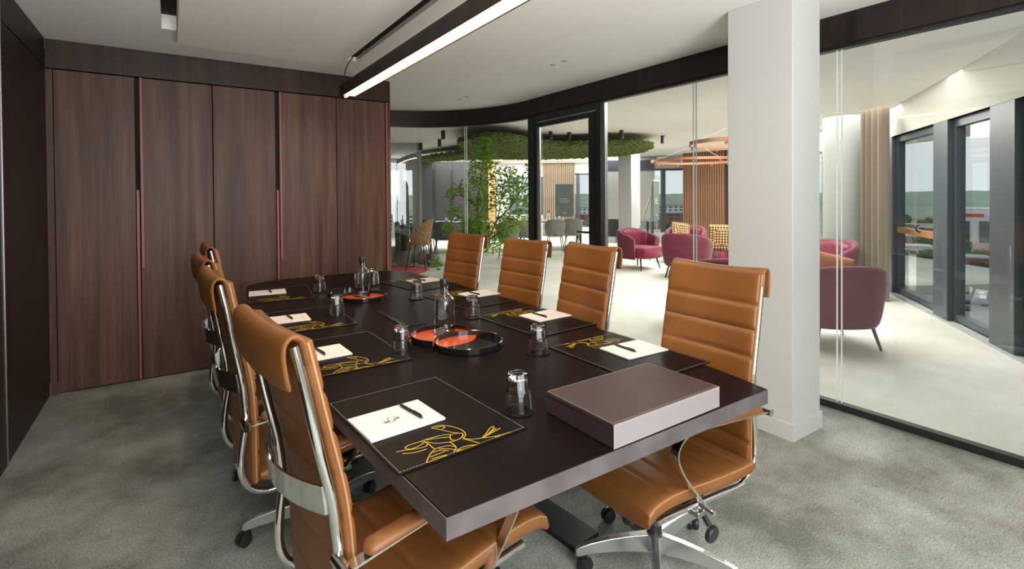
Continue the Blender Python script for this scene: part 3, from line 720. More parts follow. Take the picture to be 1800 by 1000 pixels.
def make_mat(label):
    t = thing('desk_mat', label, 'desk mat', (0, 0, ZT), 0, 'dark leather desk mats')
    MB().box(-0.203, 0.203, -0.271, 0.271, 0.0002, MZ).build('leather_sheet', 'mat_leather', t, bevel=0.0012)
    art = MB()
    for pl in ART:
        pts = spline([art_pt(p) for p in pl], 4)
        flat_line(art, pts, 0.0030, MZ + 0.0003)
    art.build('gold_drawing', 'gold_print', t, smooth=False)
    st = MB()
    for k in range(60):
        y = -0.262 + 0.524*k/59
        for x in (-0.195, 0.195): st.box(x - 0.0005, x + 0.0005, y - 0.003, y + 0.003, MZ, MZ + 0.0003)
    for k in range(44):
        x = -0.192 + 0.384*k/43
        for y in (-0.263, 0.263): st.box(x - 0.003, x + 0.003, y - 0.0005, y + 0.0005, MZ, MZ + 0.0003)
    so = st.build('stitching', 'thread_grey', t, smooth=False); so['kind'] = 'stuff'
    return t
def make_pad(label):
    t = thing('notepad', label, 'notepad', (0, 0, 0), 0, 'white notepads')
    MB().box(-0.118, 0.118, -0.089, 0.089, 0.0, 0.006).build('paper_block', 'paper', t, bevel=0.0006)
    pr = MB()
    for k in range(9): pr.box(0.085, 0.0875, -0.045 + k*0.0085, -0.045 + k*0.0085 + 0.006, 0.006, 0.0062)
    flat_line(pr, [(0.094, 0.0, 0), (0.099, 0.004, 0), (0.103, -0.001, 0)], 0.0012, 0.0062)
    pr.build('small_print', 'grey_print', t, smooth=False)
    lg = MB()
    flat_line(lg, spline([(-0.035, -0.012, 0), (-0.02, 0.008, 0), (-0.005, 0.014, 0), (0.008, 0.002, 0), (0.0, -0.012, 0)], 4), 0.002, 0.0062)
    flat_line(lg, [(-0.03, -0.016, 0), (0.012, -0.014, 0)], 0.0015, 0.0062)
    lg.build('emblem', 'grey_print', t, smooth=False)
    return t
def make_pen(label):
    t = thing('pen', label, 'pen', (0, 0, 0), 0, 'black ballpoint pens')
    ry_ = Matrix.Rotation(R(90), 4, 'Y')
    MB().lathe([(0.0, -0.072), (0.0012, -0.071), (0.0022, -0.066), (0.0046, -0.050), (0.0050, -0.02), (0.0048, 0.058), (0.0042, 0.061), (0, 0.061)], 12, ry_).build('barrel', 'black_plastic', t)
    MB().lathe([(0.0024, 0.061), (0.0024, 0.071), (0, 0.072)], 8, ry_).build('push_button', 'brushed_steel', t)
    MB().box(0.018, 0.058, -0.0014, 0.0014, 0.0052, 0.0068).box(0.054, 0.058, -0.0014, 0.0014, 0.003, 0.0068).build('clip', 'black_plastic', t)
    return t
WHERE = ['under the wrapped mint at the square corner', 'second along the cupboard side',
         'third along the cupboard side', 'at the table end near the walnut cupboards',
         'behind the document box', 'second from the white column, facing the bottles', 'third from the white column',
         'at the table end by the curved glass']
# x, y, angle of the mat; pad x, y, angle; pen x, y, angle
SPOTS = [
    (0.637, 1.456, 3.5, 0.559, 1.462, 4.5, 0.612, 1.480, -81),
    (0.628, 2.255, 0.5, 0.520, 2.270, 2.0, 0.530, 2.285, -84),
    (0.640, 2.990, -3.0, 0.522, 3.235-0.21, -3.0, 0.545, 3.045, -86),
    (0.640, 3.880, -7.0, 0.566, 3.960, -7.0, 0.585, 3.97, -90),
    (1.600, 1.515, 180.5, 1.672, 1.535, 178, 1.636, 1.555, -91),
    (1.640, 2.220, 184.0, 1.742, 2.255, 183, 1.705, 2.262, -88),
    (1.640, 2.960, 184.5, 1.762, 3.030, 184, 1.725, 3.03, -85),
    (1.615, 3.700, 189.0, 1.690, 3.775, 190, 1.66, 3.78, -80)]
mat0 = make_mat('dark desk mat with gold bird drawing, ' + WHERE[0])
pad0 = make_pad('white notepad with a clear wrapped mint on it, at the square table corner')
pen0 = make_pen('black pen across the notepad that holds the wrapped mint')
for i, (mx, my, ma, px, py, pa, ex, ey, ea) in enumerate(SPOTS):
    if i == 0: m_, p_, e_ = mat0, pad0, pen0
    else:
        m_ = dup(mat0, (0, 0, 0), 0, 'dark desk mat with gold bird drawing, ' + WHERE[i])
        p_ = dup(pad0, (0, 0, 0), 0, 'white printed notepad on the mat ' + WHERE[i])
        e_ = dup(pen0, (0, 0, 0), 0, 'black pen on the notepad ' + WHERE[i])
    m_.location = (mx, my, ZT); m_.rotation_euler = (0, 0, R(ma))
    p_.location = (px, py, ZT + MZ + 0.0006); p_.rotation_euler = (0, 0, R(pa))
    e_.location = (ex, ey, ZT + MZ + 0.0006 + 0.0062 + 0.0050); e_.rotation_euler = (0, 0, R(ea))
    if i:
        em = [c_ for c_ in p_.children if c_.name.startswith('emblem')]
# wrapped mint on the first pad
mt = thing('wrapped_mint', 'small clear-wrapped mint with twisted ends lying on the notepad', 'sweet', (0.538, 1.452, ZT + MZ + 0.0068), R(14))
MB().loft([[(x, u*r_, v*r_*0.55 + 0.006) for u, v in sup(10, 1, 1, 2)] for x, r_ in ((-0.012, 0.004), (-0.010, 0.010), (0, 0.0125), (0.010, 0.010), (0.012, 0.004))]).build('sweet', 'clear_wrap', mt)
for s in (-1, 1):
    MB().loft([[(s*x, u*r_, v*0.002 + 0.005) for u, v in sup(8, 1, 1, 2)] for x, r_ in ((0.012, 0.003), (0.018, 0.008), (0.024, 0.012))]).build('wrapper_twist', 'clear_wrap', mt)

# upturned faceted tumblers on leather coasters
def make_tumbler(label):
    t = thing('tumbler', label, 'glass', (0, 0, 0), 0, 'upturned faceted tumblers')
    seg = 40; nf = 10
    def ring(r_, z, fl):
        out = []
        for k in range(seg):
            a = 2*PI*k/seg; ph = (a % (2*PI/nf)) - PI/nf
            rr = r_ * ((1 - fl) + fl*math.cos(PI/nf)/math.cos(ph))
            out.append((rr*math.cos(a), rr*math.sin(a), z))
        return out
    rows = [ring(0.0375, 0.001, 0), ring(0.0405, 0.0, 0), ring(0.0412, 0.002, 0), ring(0.0378, 0.048, 0), ring(0.0374, 0.056, 0.1),
            ring(0.0366, 0.060, 1), ring(0.0346, 0.064, 1), ring(0.0305, 0.104, 1), ring(0.0292, 0.110, 0.8), ring(0.0270, 0.112, 0.3), ring(0.0235, 0.112, 0), ring(0.021, 0.109, 0), ring(0.0, 0.1085, 0)]
    inn = [ring(0.0, 0.096, 0), ring(0.018, 0.096, 0), ring(0.0255, 0.092, 0), ring(0.0285, 0.08, 0), ring(0.0330, 0.05, 0), ring(0.0375, 0.001, 0)]
    n = seg; L = rows; v = [p for r_ in rows for p in r_]
    g = MB(); g.loft(rows, True, False); g.loft(inn, True, False)
    g.build('glass_body', 'clear_glass', t, weld=True, angle=22)
    return t
def make_coaster(label):
    o = MB().lathe([(0, 0.0), (0.052, 0.0), (0.0535, 0.0015), (0.0535, 0.003), (0.052, 0.0042), (0.048, 0.0042), (0.0, 0.0042)], 36).build('coaster', 'mat_leather')
    return tag(o, label, 'coaster', 'round black coasters')
GL = [(0.907, 1.318, 'beside the document box'), (1.315, 1.755, 'between the black tray and the box'), (1.401, 2.482, 'just behind the tall bottle on the red trays'),
      (1.358, 3.160, 'beyond the tall bottle, towards the tree'), (0.825, 2.085, 'beside the red trays, towards the cupboards'), (0.784, 2.96, 'by the cable hatch, towards the cupboards'),
      (0.886, 3.805, 'before the small black tray, nearest the cupboards'), (1.307, 3.875, 'partly hidden behind the far bottle')]
tu0 = make_tumbler(''); co0 = make_coaster('')
for i, (x, y, wh) in enumerate(GL):
    z = ZT + (MZ if i == 99 else 0)
    tt = tu0 if i == 0 else dup(tu0, (0, 0, 0), 0)
    tt['label'] = 'clear faceted upturned tumbler ' + wh
    cc = co0 if i == 0 else co0.copy()
    if i: COL.objects.link(cc)
    cc['label'] = 'round black coaster under the tumbler ' + wh
    cc.location = (x, y, z + 0.0003); tt.location = (x, y, z + 0.0048); tt.rotation_euler = (0, 0, random.random()); tt.scale = (1.07, 1.07, 1.05)

# overlapping twin trays
def twin_tray(label, x, y, dx, dy, rad, hgt, rear='orange_lacquer', full=False):
    t = thing('twin_tray', label, 'tray', (x, y, ZT + 0.0004), 0, 'twin lacquer trays')
    ri = rad - 0.006
    MB().lathe([(0, 0.0), (rad*0.98, 0.0), (rad, 0.003), (rad, hgt - 0.002), (rad - 0.003, hgt), (rad - 0.006, hgt - 0.002), (rad - 0.006, 0.0055), (0, 0.0055)], 64).build('front_tray', 'black_lacquer', t, angle=40)
    # rear tray: a ring cut by the front one
    base = math.atan2(dy, dx); rows = []; angs = []
    for k in range(-180, 181, 1):
        a = base + R(k)
        if math.hypot(dx + rad*math.cos(a), dy + rad*math.sin(a)) > rad + 0.002: angs.append(a)
    for a in angs:
        c_, s_ = math.cos(a), math.sin(a)
        rows.append([(dx + q*c_, dy + q*s_, z) for q, z in ((rad - 0.006, 0.0), (rad, 0.0), (rad, hgt - 0.002), (rad - 0.003, hgt), (rad - 0.006, hgt - 0.002))])
    MB().loft(rows).build('rear_tray', 'black_lacquer', t, angle=40)
    ring_b = [(dx + ri*math.cos(a), dy + ri*math.sin(a)) for a in angs]
    ring_b = [q for q in ring_b if math.hypot(q[0], q[1]) > rad + 0.003]
    ea, eb_ = math.atan2(ring_b[-1][1], ring_b[-1][0]), math.atan2(ring_b[0][1], ring_b[0][0])
    da = (eb_ - ea)
    while da > PI: da -= 2*PI
    while da < -PI: da += 2*PI
    arc_a = [((rad + 0.0005)*math.cos(ea + da*k/16), (rad + 0.0005)*math.sin(ea + da*k/16)) for k in range(0, 17)]
    MB().prism(ring_b + arc_a, 0.001, 0.0068).build('rear_floor', rear, t, smooth=False)
    if full:
        MB().prism([(ri*math.cos(R(k)), ri*math.sin(R(k))) for k in range(0, 360, 5)], 0.0050, 0.0066).build('red_floor', 'orange_lacquer', t, smooth=False)
        return t
    ins = [(ri*math.cos(R(k)), ri*math.sin(R(k))) for k in range(0, 360, 4)]
    la = sorted([math.atan2(q[1], q[0]) - base for q in ins if math.hypot(q[0] - dx, q[1] - dy) < rad], key=lambda v: (v + PI) % (2*PI))
    lens = [(ri*math.cos(a + base), ri*math.sin(a + base)) for a in la]
    bs = [(dx + rad*math.cos(base + PI + R(k)), dy + rad*math.sin(base + PI + R(k))) for k in range(-120, 121, 4)]
    bs = [q for q in bs if math.hypot(q[0], q[1]) < ri - 0.002]
    if math.hypot(bs[0][0] - lens[-1][0], bs[0][1] - lens[-1][1]) > math.hypot(bs[-1][0] - lens[-1][0], bs[-1][1] - lens[-1][1]): bs.reverse()
    MB().prism(lens + bs, 0.0050, 0.0066).build('red_floor', 'orange_lacquer', t, smooth=False)
    return t
twin_tray('black and orange-red pair of overlapping round trays in mid-table, one half empty', 1.120, 2.025, -0.040, 0.175, 0.158, 0.030)
twin_tray('black and orange-red pair of overlapping round trays by the table end', 1.068, 3.375, -0.03, 0.20, 0.150, 0.027, 'black_lacquer', True)

# bottles
def make_bottle(label):
    t = thing('water_bottle', label, 'bottle', (0, 0, 0), 0, 'glass water bottles')
    outer = [(0.0, 0.0), (0.047, 0.0), (0.0515, 0.005), (0.0515, 0.148), (0.0500, 0.162), (0.0445, 0.175), (0.0340, 0.185), (0.0245, 0.192), (0.0195, 0.200), (0.0185, 0.226), (0.0205, 0.228), (0.0205, 0.236), (0.0160, 0.236)]
    innr = [(0.0152, 0.230), (0.0155, 0.200), (0.0205, 0.191), (0.0310, 0.183), (0.0415, 0.173), (0.0470, 0.161), (0.0487, 0.148), (0.0487, 0.013), (0.044, 0.009), (0.0, 0.009)]
    MB().lathe(outer + innr, 40).build('glass_body', 'clear_glass', t, weld=True, angle=40)
    MB().lathe([(0, 0.0088), (0.0440, 0.0088), (0.0488, 0.0128), (0.0488, 0.148), (0.0471, 0.161), (0.0440, 0.169), (0, 0.169)], 40).build('water', 'water', t, angle=40)
    MB().lathe([(0, 0.215), (0.0150, 0.215), (0.0150, 0.2365), (0.0205, 0.2365), (0.0212, 0.239), (0.0212, 0.263), (0.0195, 0.267), (0, 0.267)], 24).build('stopper', 'black_plastic', t, angle=40)
    return t
b0 = make_bottle('clear water bottle with black stopper on the trays beside the cable hatch')
b0.location = (1.118, 2.262, ZT + 0.0074)
dup(b0, (1.078, 3.43, ZT + 0.0072), 0, 'clear water bottle with black stopper on the far tray, towards the cupboards')

# document box
bx = thing('document_box', 'flat brown leather box with lid and front coloured as lit, on the table corner', 'box', (1.21, 1.114, ZT + 0.0004), R(0.6))
MB().box(-0.236, 0.236, -0.143, 0.143, 0, 0.052).build('box_base', 'box_leather', bx, bevel=0.002)
MB().box(-0.238, 0.238, -0.1445, 0.1445, 0.054, 0.067).build('lid', 'box_leather', bx, bevel=0.002)
MB().box(-0.2385, 0.2385, -0.1475, -0.1446, 0.001, 0.0665).build('front_flap', 'lit_box_leather', bx, bevel=0.0012)
st = MB()
for k in range(90):
    x = -0.232 + 0.464*k/89
    for y in (-0.139, 0.139): st.box(x - 0.0017, x + 0.0017, y - 0.0004, y + 0.0004, 0.0668, 0.0673)
    st.box(x - 0.0017, x + 0.0017, -0.1478, -0.1474, 0.0615, 0.0623); st.box(x - 0.0017, x + 0.0017, -0.1478, -0.1474, 0.0055, 0.0063)
for k in range(54):
    y = -0.136 + 0.272*k/53
    for x in (-0.233, 0.233): st.box(x - 0.0004, x + 0.0004, y - 0.0017, y + 0.0017, 0.0668, 0.0673)
so = st.build('stitching', 'thread_grey', bx, smooth=False); so['kind'] = 'stuff'

# ------------------------------------------------------------------ linear pendant
pd = thing('linear_pendant', 'long dark bar pendant with a glowing warm underside above the table', 'lamp', (0, 0, 0))
PX0, PX1, PY0, PY1, PZ = 1.092, 1.197, 1.42, 3.995, 2.20
MB().box(PX0, PX1, PY0, PY1, PZ + 0.004, PZ + 0.082).box(PX0, PX0 + 0.010, PY0, PY1, PZ - 0.002, PZ + 0.004).box(PX1 - 0.008, PX1, PY0, PY1, PZ - 0.002, PZ + 0.004).box(PX0 + 0.010, PX1 - 0.008, PY1 - 0.075, PY1, PZ - 0.002, PZ + 0.004).build('housing', 'dark_walnut', pd, smooth=False)
MB().box(PX0 + 0.011, PX1 - 0.009, PY0 + 0.01, PY1 - 0.076, PZ - 0.0015, PZ + 0.003).build('diffuser', 'warm_diffuser', pd, smooth=False)
for y in (PY1 - 0.055, PY1 - 0.022):
    MB().lathe([(0, -0.004), (0.011, -0.004), (0.011, 0.0), (0, 0.0)], 14, Matrix.Translation((1.135, y, PZ - 0.001))).build('spot', 'spot_glow', pd, smooth=False)
MB().tube([(1.15, 3.78, PZ + 0.08), (1.23, 3.80, 2.565)], 0.0015, 6).build('suspension_wire', 'brushed_steel', pd)
MB().tube(spline([(1.14, 3.93, PZ + 0.08), (1.13, 3.98, 2.36), (1.17, 4.05, 2.46), (1.225, 4.10, 2.535), (1.235, 4.11, 2.565)], 5), 0.004, 6).build('supply_cable', 'black_plastic', pd)
pl = bpy.data.lights.new('pendant_light', 'AREA'); pl.shape = 'RECTANGLE'; pl.size = 0.08; pl.size_y = 2.4; pl.energy = 20; pl.color = (1.0, 0.75, 0.45)
plo = bpy.data.objects.new('pendant_light', pl); COL.objects.link(plo); plo.location = (1.145, 2.68, PZ - 0.012); plo.parent = pd

# small recessed ceiling spots in the meeting room
sp0 = None
for (x, y, lab) in ((2.823, 3.521, 'tiny recessed ceiling spot, the one towards the door of the pair over the chairs'), (2.823, 3.364, 'tiny recessed ceiling spot, the one towards the column of the pair over the chairs'),
                    (2.867, 5.346, 'tiny recessed ceiling spot by the curved glass, the inner of its pair'), (2.863, 5.186, 'tiny recessed ceiling spot by the curved glass, the outer of its pair')):
    if sp0 is None:
        o = sp0 = MB().lathe([(0.0, -0.001), (0.010, -0.001), (0.014, -0.005), (0.022, -0.004), (0.024, 0.0), (0, 0.0)], 20).build('recessed_spot', 'brushed_steel')
    else: o = sp0.copy(); COL.objects.link(o)
    o.location = (x, y, ZC - 0.001); tag(o, lab, 'ceiling spot', 'recessed ceiling spots')

# waste bin behind the chairs
bn = thing('waste_bin', 'round grey waste bin with black rim on the carpet behind the chairs', 'bin', (3.05, 5.09, 0))
MB().lathe([(0, 0.0), (0.11, 0.0), (0.115, 0.004), (0.125, 0.28), (0.121, 0.28), (0.112, 0.012), (0, 0.012)], 32).build('bucket', 'facade_sill', bn)
MB().lathe([(0.118, 0.272), (0.127, 0.272), (0.128, 0.288), (0.124, 0.29), (0.117, 0.286), (0.06, 0.262), (0, 0.26)], 32).build('rim', 'black_plastic', bn)

# ------------------------------------------------------------------ lounge furniture
def tub_shell(r_out_a, r_out_b, th, z0, zback, zarm, ang=118, e=2.6, flare=0.05):
    rows = []
    for k in range(33):
        a = -ang + 2*ang*k/32
        ca, sa = math.cos(R(a)), math.sin(R(a))
        q = abs(a)/ang
        zt = zarm + (zback - zarm)*(1 - q**2.2)
        cx = math.copysign(abs(ca)**(2/e), ca); sy = math.copysign(abs(sa)**(2/e), sa)
        row = []
        for u, v in sup(14, 1, 1, 3):
            hz = (v + 1)/2
            rad = 1 + flare*(hz - 0.5)*2
            ox = -(r_out_a*rad - th/2 + u*th/2)*cx; oy = (r_out_b*rad - th/2 + u*th/2)*sy
            row.append((ox, oy, z0 + (zt - z0)*hz))
        rows.append(row)
    return rows
def make_armchair(label):
    t = thing('tub_armchair', label, 'armchair', (0, 0, 0), 0, 'burgundy velvet armchairs')
    MB().loft(tub_shell(0.37, 0.40, 0.10, 0.20, 0.78, 0.60, 112, 2.7, 0.07)).build('shell', 'velvet_dark', t, angle=70)
    rows = [[(x, u*wd, 0.215 + 0.115 + v*0.115*hq) for u, v in sup(20, 1, 1, 5)] for x, wd, hq in ((-0.29, 0.24, 0.8), (-0.26, 0.27, 0.95), (0.0, 0.298, 1), (0.27, 0.305, 1), (0.34, 0.30, 0.95), (0.36, 0.285, 0.75))]
    MB().loft(rows).build('seat_cushion', 'velvet', t, angle=70)
    MB().loft([[(-0.272*math.cos(R(a)) + u*0.035*math.cos(R(a)), 0.30*math.sin(R(a)) - u*0.03*math.sin(R(a)), 0.56 + v*(0.19 - 0.05*abs(a)/75)) for u, v in sup(12, 1, 1, 3)] for a in range(-78, 79, 12)]).build('inner_back', 'velvet', t, angle=70)
    for sx in (-1, 1):
        for sy in (-1, 1):
            MB().tube([(sx*0.22, sy*0.24, 0.22), (sx*0.27, sy*0.29, 0.0)], [0.017, 0.011], 8).build('leg', 'black_metal', t)
    return t
ac = make_armchair('burgundy velvet tub armchair standing clear beside the far white column')
ac.location = W(2.47, 9.85); ac.rotation_euler = (0, 0, WR + R(-52))
for lat, fwd, a, lab in ((3.02, 8.75, 55, 'burgundy velvet tub armchair turned away, in the middle of the seating group'),
                         (3.62, 10.6, -120, 'burgundy velvet tub armchair with a chequered cushion, facing the partition'),
                         (3.95, 9.2, 185, 'burgundy velvet tub armchair with a chequered cushion, half hidden by the white column'),
                         (2.13, 5.45, 95, 'burgundy velvet tub armchair whose back rim shows above the chair beside the column'),
                         (3.03, 4.82, 90, 'burgundy velvet tub armchair seen through the glass beyond the white column'),
                         (4.35, 7.1, 200, 'burgundy velvet armchair near the curtain, mostly behind another with an orange cushion')):
    dup(ac, W(lat, fwd), WR + R(a), lab)
def make_cushion(label, mat, loc, rot, s=0.2):
    rows = []
    for k in range(13):
        q = -1 + 2*k/12
        rows.append([(u*s*(1 - 0.08*(1 - abs(q))*0), v*0.055*math.sqrt(max(0.02, 1 - abs(q)**2.5)), q*s) for u, v in sup(24, 1, 1, 2.4)])
    o = MB().loft(rows).build('cushion', mat, angle=70); o.location = loc; o.rotation_euler = rot
    return tag(o, label, 'cushion', 'armchair cushions')
make_cushion('chequered yellow and brown cushion leaning in the armchair that faces the partition', 'checker_cloth', W(3.47, 10.42, 0.66), (R(-18), R(8), WR + R(10)), 0.2)
make_cushion('dark checkered cushion in the armchair half hidden by the white column', 'checker_cloth', W(3.72, 8.95, 0.66), (R(-12), 0, WR + R(-30)), 0.23)
make_cushion('orange cushion leaning in the armchair beyond the white column', 'orange_fabric', W(3.10, 5.0, 0.64), (R(20), R(14), WR), 0.2)

# small round coffee table among the armchairs is hidden; copper ring chandeliers
def ring_lamp(label, lat, fwd, z, rad):
    t = thing('ring_chandelier', label, 'lamp', W(lat, fwd, z), 0, 'copper ring chandeliers')
    MB().lathe([(rad - 0.03, 0), (rad + 0.012, 0), (rad + 0.012, 0.055), (rad - 0.03, 0.055)], 64, close=True).build('ring', 'copper', t, angle=40)
    for k in range(8):
        a = 2*PI*k/8 + 0.3
        MB().lathe([(0, -0.055), (0.02, -0.055), (0.022, -0.045), (0.022, 0.0), (0, 0.0)], 12, Matrix.Translation(((rad - 0.01)*math.cos(a), (rad - 0.01)*math.sin(a), 0))).build('spot_head', 'copper', t)
    for k in range(3):
        a = 2*PI*k/3
        MB().tube([((rad - 0.01)*math.cos(a), (rad - 0.01)*math.sin(a), 0.05), (0.0, 0.0, ZC - z)], 0.0018, 5).build('wire', 'brushed_steel', t)
ring_lamp('copper ring chandelier crossing the glass joint, the upper nearer one', 3.68, 8.15, 2.23, 0.78)
ring_lamp('copper ring chandelier in front of the wooden slat wall, the lower one', 4.25, 11.6, 2.17, 1.02)

# slatted timber screens
def slat_screen(label, l0, l1, f0, f1, z1, n, mat, back):
    t = thing('slatted_screen', label, 'wall screen', W((l0+l1)/2, (f0+f1)/2), 0)
    ox, oy, _ = W((l0+l1)/2, (f0+f1)/2)
    ln = math.hypot(l1 - l0, f1 - f0); an = WR + math.atan2(f1 - f0, l1 - l0)
    rot = Matrix.Rotation(an, 4, 'Z')
    MB().box(-ln/2, ln/2, 0.03, 0.08, 0.0, z1, rot).build('backing', back, t, smooth=False)
    first = None
    for k in range(n):
        x = -ln/2 + ln*(k + 0.5)/n
        if first is None: first = o = MB().box(-ln/n*0.36, ln/n*0.36, -0.03, 0.03, 0.0, z1, rot).build('slat', mat, t, smooth=False)
        else: o = first.copy(); COL.objects.link(o)
        if k:
            o.parent = t
            p = rot @ Vector((x + ln/2 - ln*0.5/n, 0, 0)); o.location = first.location + p
    p = rot @ Vector((-ln/2 + ln*0.5/n, 0, 0))
    for o in t.children:
        if o.name.startswith('slat'): o.location = o.location + p
slat_screen('warm brown slatted timber screen behind the armchairs and ring lamps', 4.80, 5.55, 14.2, 13.2, ZC - 0.004, 18, 'slat_wood', 'walnut')
slat_screen('pale slatted timber screen behind the green sign, seen through the door', 1.10, 2.24, 17.9, 17.9, ZC - 0.004, 16, 'pale_slat_wood', 'walnut')

# curtain beside the facade windows
cv = []
base = [Vector((7.80, 2.73, 0)), Vector((7.92, 2.95, 0)), Vector((8.0, 3.12, 0))]
cp = spline(base, 20)
def cw(i, off):
    t = (cp[min(i+1, len(cp)-1)] - cp[max(i-1, 0)]).normalized(); n = Vector((-t.y, t.x, 0))
    return cp[i] + n*(0.05*math.sin(i*0.75) + off)
rows = []
for z in (0.01, 0.6, 1.3, 2.0, ZC - 0.01):
    rows.append([(cw(i, 0.0).x, cw(i, 0).y, z) for i in range(len(cp))] + [(cw(i, 0.012).x, cw(i, 0.012).y, z) for i in reversed(range(len(cp)))])
tag(MB().loft(rows).build('curtain', 'curtain', angle=60), 'full height taupe curtain gathered beside the facade windows', 'curtain')

# tall dark cupboards at the far end
tc_ = thing('tall_dark_cupboard', 'row of tall dark grey doors at the far end of the lounge, behind the tree', 'cupboard', W(-1.95, 17.2))
mw = Matrix.Rotation(WR, 4, 'Z')
MB().box(-1.25, 1.15, 0.02, 0.6, 0.0, 2.56, mw).build('carcass', 'shadow_gap', tc_, smooth=False)
for k in range(4):
    d = MB().box(-1.25 + 0.6*k + 0.006, -1.25 + 0.6*(k+1) - 0.006, 0, 0.02, 0.02, 2.56, mw).build('door', 'dark_cupboard', tc_, smooth=False)
    MB().box(-1.25 + 0.6*k + 0.54, -1.25 + 0.6*k + 0.56, -0.03, 0, 0.9, 2.3, mw).build('handle', 'black_metal', d, smooth=False)

# hanging moss raft
poly = spline([W(-0.93, 8.95), W(-0.45, 8.15), W(0.05, 8.35), W(0.48, 9.1), W(1.0, 9.5), W(2.0, 9.3), W(2.75, 9.9), W(2.7, 11.6), W(1.6, 12.6), W(0.45, 12.9), W(-0.6, 12.8), W(-1.6, 13.1), W(-2.5, 13.9), W(-2.75, 13.3), W(-1.9, 12.2), W(-1.0, 10.9)], 6, True)
poly2 = [(p.x, p.y) for p in poly]
def inside(x, y):
    c_ = False; n = len(poly2); j = n - 1
    for i in range(n):
        xi, yi = poly2[i]; xj, yj = poly2[j]
        if (yi > y) != (yj > y) and x < (xj - xi)*(y - yi)/(yj - yi) + xi: c_ = not c_
        j = i
    return c_
ms = thing('moss_raft', 'free-form raft of green moss hanging under the lounge ceiling', 'ceiling decoration', (0, 0, 0))
ZM = 2.37
MB().prism(poly2, ZM, ZM + 0.07).build('raft_body', 'moss', ms, smooth=False)
tf = MB(); xs = [p[0] for p in poly2]; ys = [p[1] for p in poly2]
rng = random.Random(3); cnt = 0
def tuft(x, y, z, s):
    v = [(x, y, z - s*0.55), (x, y, z + s*0.55)]; a0 = rng.random()*6
    for k in range(5): v.append((x + s*math.cos(a0 + k*2*PI/5), y + s*math.sin(a0 + k*2*PI/5), z + rng.uniform(-.25, .25)*s))
    tf.add(v, [(0, 2 + (k+1) % 5, 2 + k) for k in range(5)] + [(1, 2 + k, 2 + (k+1) % 5) for k in range(5)])
while cnt < 5200:
    x, y = rng.uniform(min(xs), max(xs)), rng.uniform(min(ys), max(ys))
    if inside(x, y): tuft(x, y, ZM + rng.uniform(-0.02, 0.01), rng.uniform(0.03, 0.06)); cnt += 1
for i in range(len(poly2)):
    a, b = Vector(poly2[i]), Vector(poly2[(i+1) % len(poly2)])
    for k in range(10):
        q = a.lerp(b, rng.random()); tuft(q.x, q.y, ZM + rng.uniform(0, 0.075), rng.uniform(0.03, 0.05))
o = tf.build('moss_tufts', 'moss', ms, smooth=False); o['kind'] = 'stuff'

# black cylinder ceiling spots
cs0 = None
SPOT_AT = ['beside the moss raft above the tree', 'by the thin tail of the moss raft', 'over the grey rounded wall', 'at the tip of the moss tail', 'before the dark cupboards, behind the moss',
           'behind the moss raft, over the dark table', 'behind the moss raft by the orange post', 'behind the moss, over the grey table', 'behind the moss, before the pale slats', 'in front of the moss, within the door glass',
           'in front of the moss, at the door frame', 'before the moss near the white column', 'at the rounded end of the moss raft', 'past the white column, before the blinds']
for i, (lat, fwd) in enumerate(((-1.2, 8.9), (-1.45, 10.2), (-1.95, 10.9), (-1.6, 13.9), (-1.3, 13.6), (0.0, 13.8), (0.12, 13.3), (0.7, 13.5), (1.35, 13.9), (1.05, 9.25), (0.70, 9.1), (1.95, 9.0), (2.95, 9.9), (3.1, 11.6))):
    if cs0 is None: o = cs0 = MB().lathe([(0, -0.15), (0.036, -0.15), (0.036, 0), (0, 0)], 16).build('cylinder_spot', 'black_metal')
    else: o = cs0.copy(); COL.objects.link(o)
    o.location = W(lat, fwd, ZC - 0.001)
    tag(o, 'slim black cylinder ceiling spot ' + SPOT_AT[i], 'ceiling spot', 'black cylinder ceiling spots')

# leafy indoor tree
tr = thing('indoor_tree', 'tall airy green tree in a pot behind the curved glass', 'plant', W(-0.67, 7.65))
tr.scale = (0.92, 0.92, 0.965)
MB().lathe([(0, 0), (0.15, 0), (0.17, 0.02), (0.195, 0.32), (0.18, 0.32), (0.165, 0.30), (0, 0.30)], 28).build('pot', 'terracotta', tr)
rt = random.Random(21)
rotw = Matrix.Rotation(WR, 4, 'Z')
trunks = [[(0.0, 0, 0.3), (0.05, 0.0, 0.6), (-0.05, 0.03, 0.9), (-0.12, 0, 1.3), (-0.06, 0.02, 1.8), (0.0, 0.0, 2.2), (0.03, 0, 2.45)],
          [(0.05, 0, 0.4), (0.12, 0.0, 0.75), (0.2, 0.05, 1.1), (0.28, 0.05, 1.5), (0.36, 0, 1.85)],
          [(0.0, 0, 0.35), (-0.14, 0.05, 0.7), (-0.3, 0.02, 1.0), (-0.48, 0, 1.2)],
          [(0.2, 0.05, 1.1), (0.42, 0.0, 1.3), (0.62, 0.02, 1.6), (0.76, 0, 1.88)],
          [(-0.12, 0, 1.3), (-0.3, 0.05, 1.45), (-0.5, 0.1, 1.5)],
          [(0.12, 0, 0.75), (0.34, 0.05, 0.95), (0.56, 0, 1.05)]]
tips = []
for k, pts in enumerate(trunks):
    pp = spline([(a_ + 0.28*min(1, (c_ - 0.3)/0.7), b_, c_) for a_, b_, c_ in pts], 5)
    MB().tube(pp, [0.022*(1 - 0.75*i/len(pp)) * (1 if k == 0 else 0.7) for i in range(len(pp))], 7, rotw).build('branch', 'bark', tr)
    for i, p in enumerate(pp): tips += [p] * (1 if i < len(pp)*0.3 else 3)
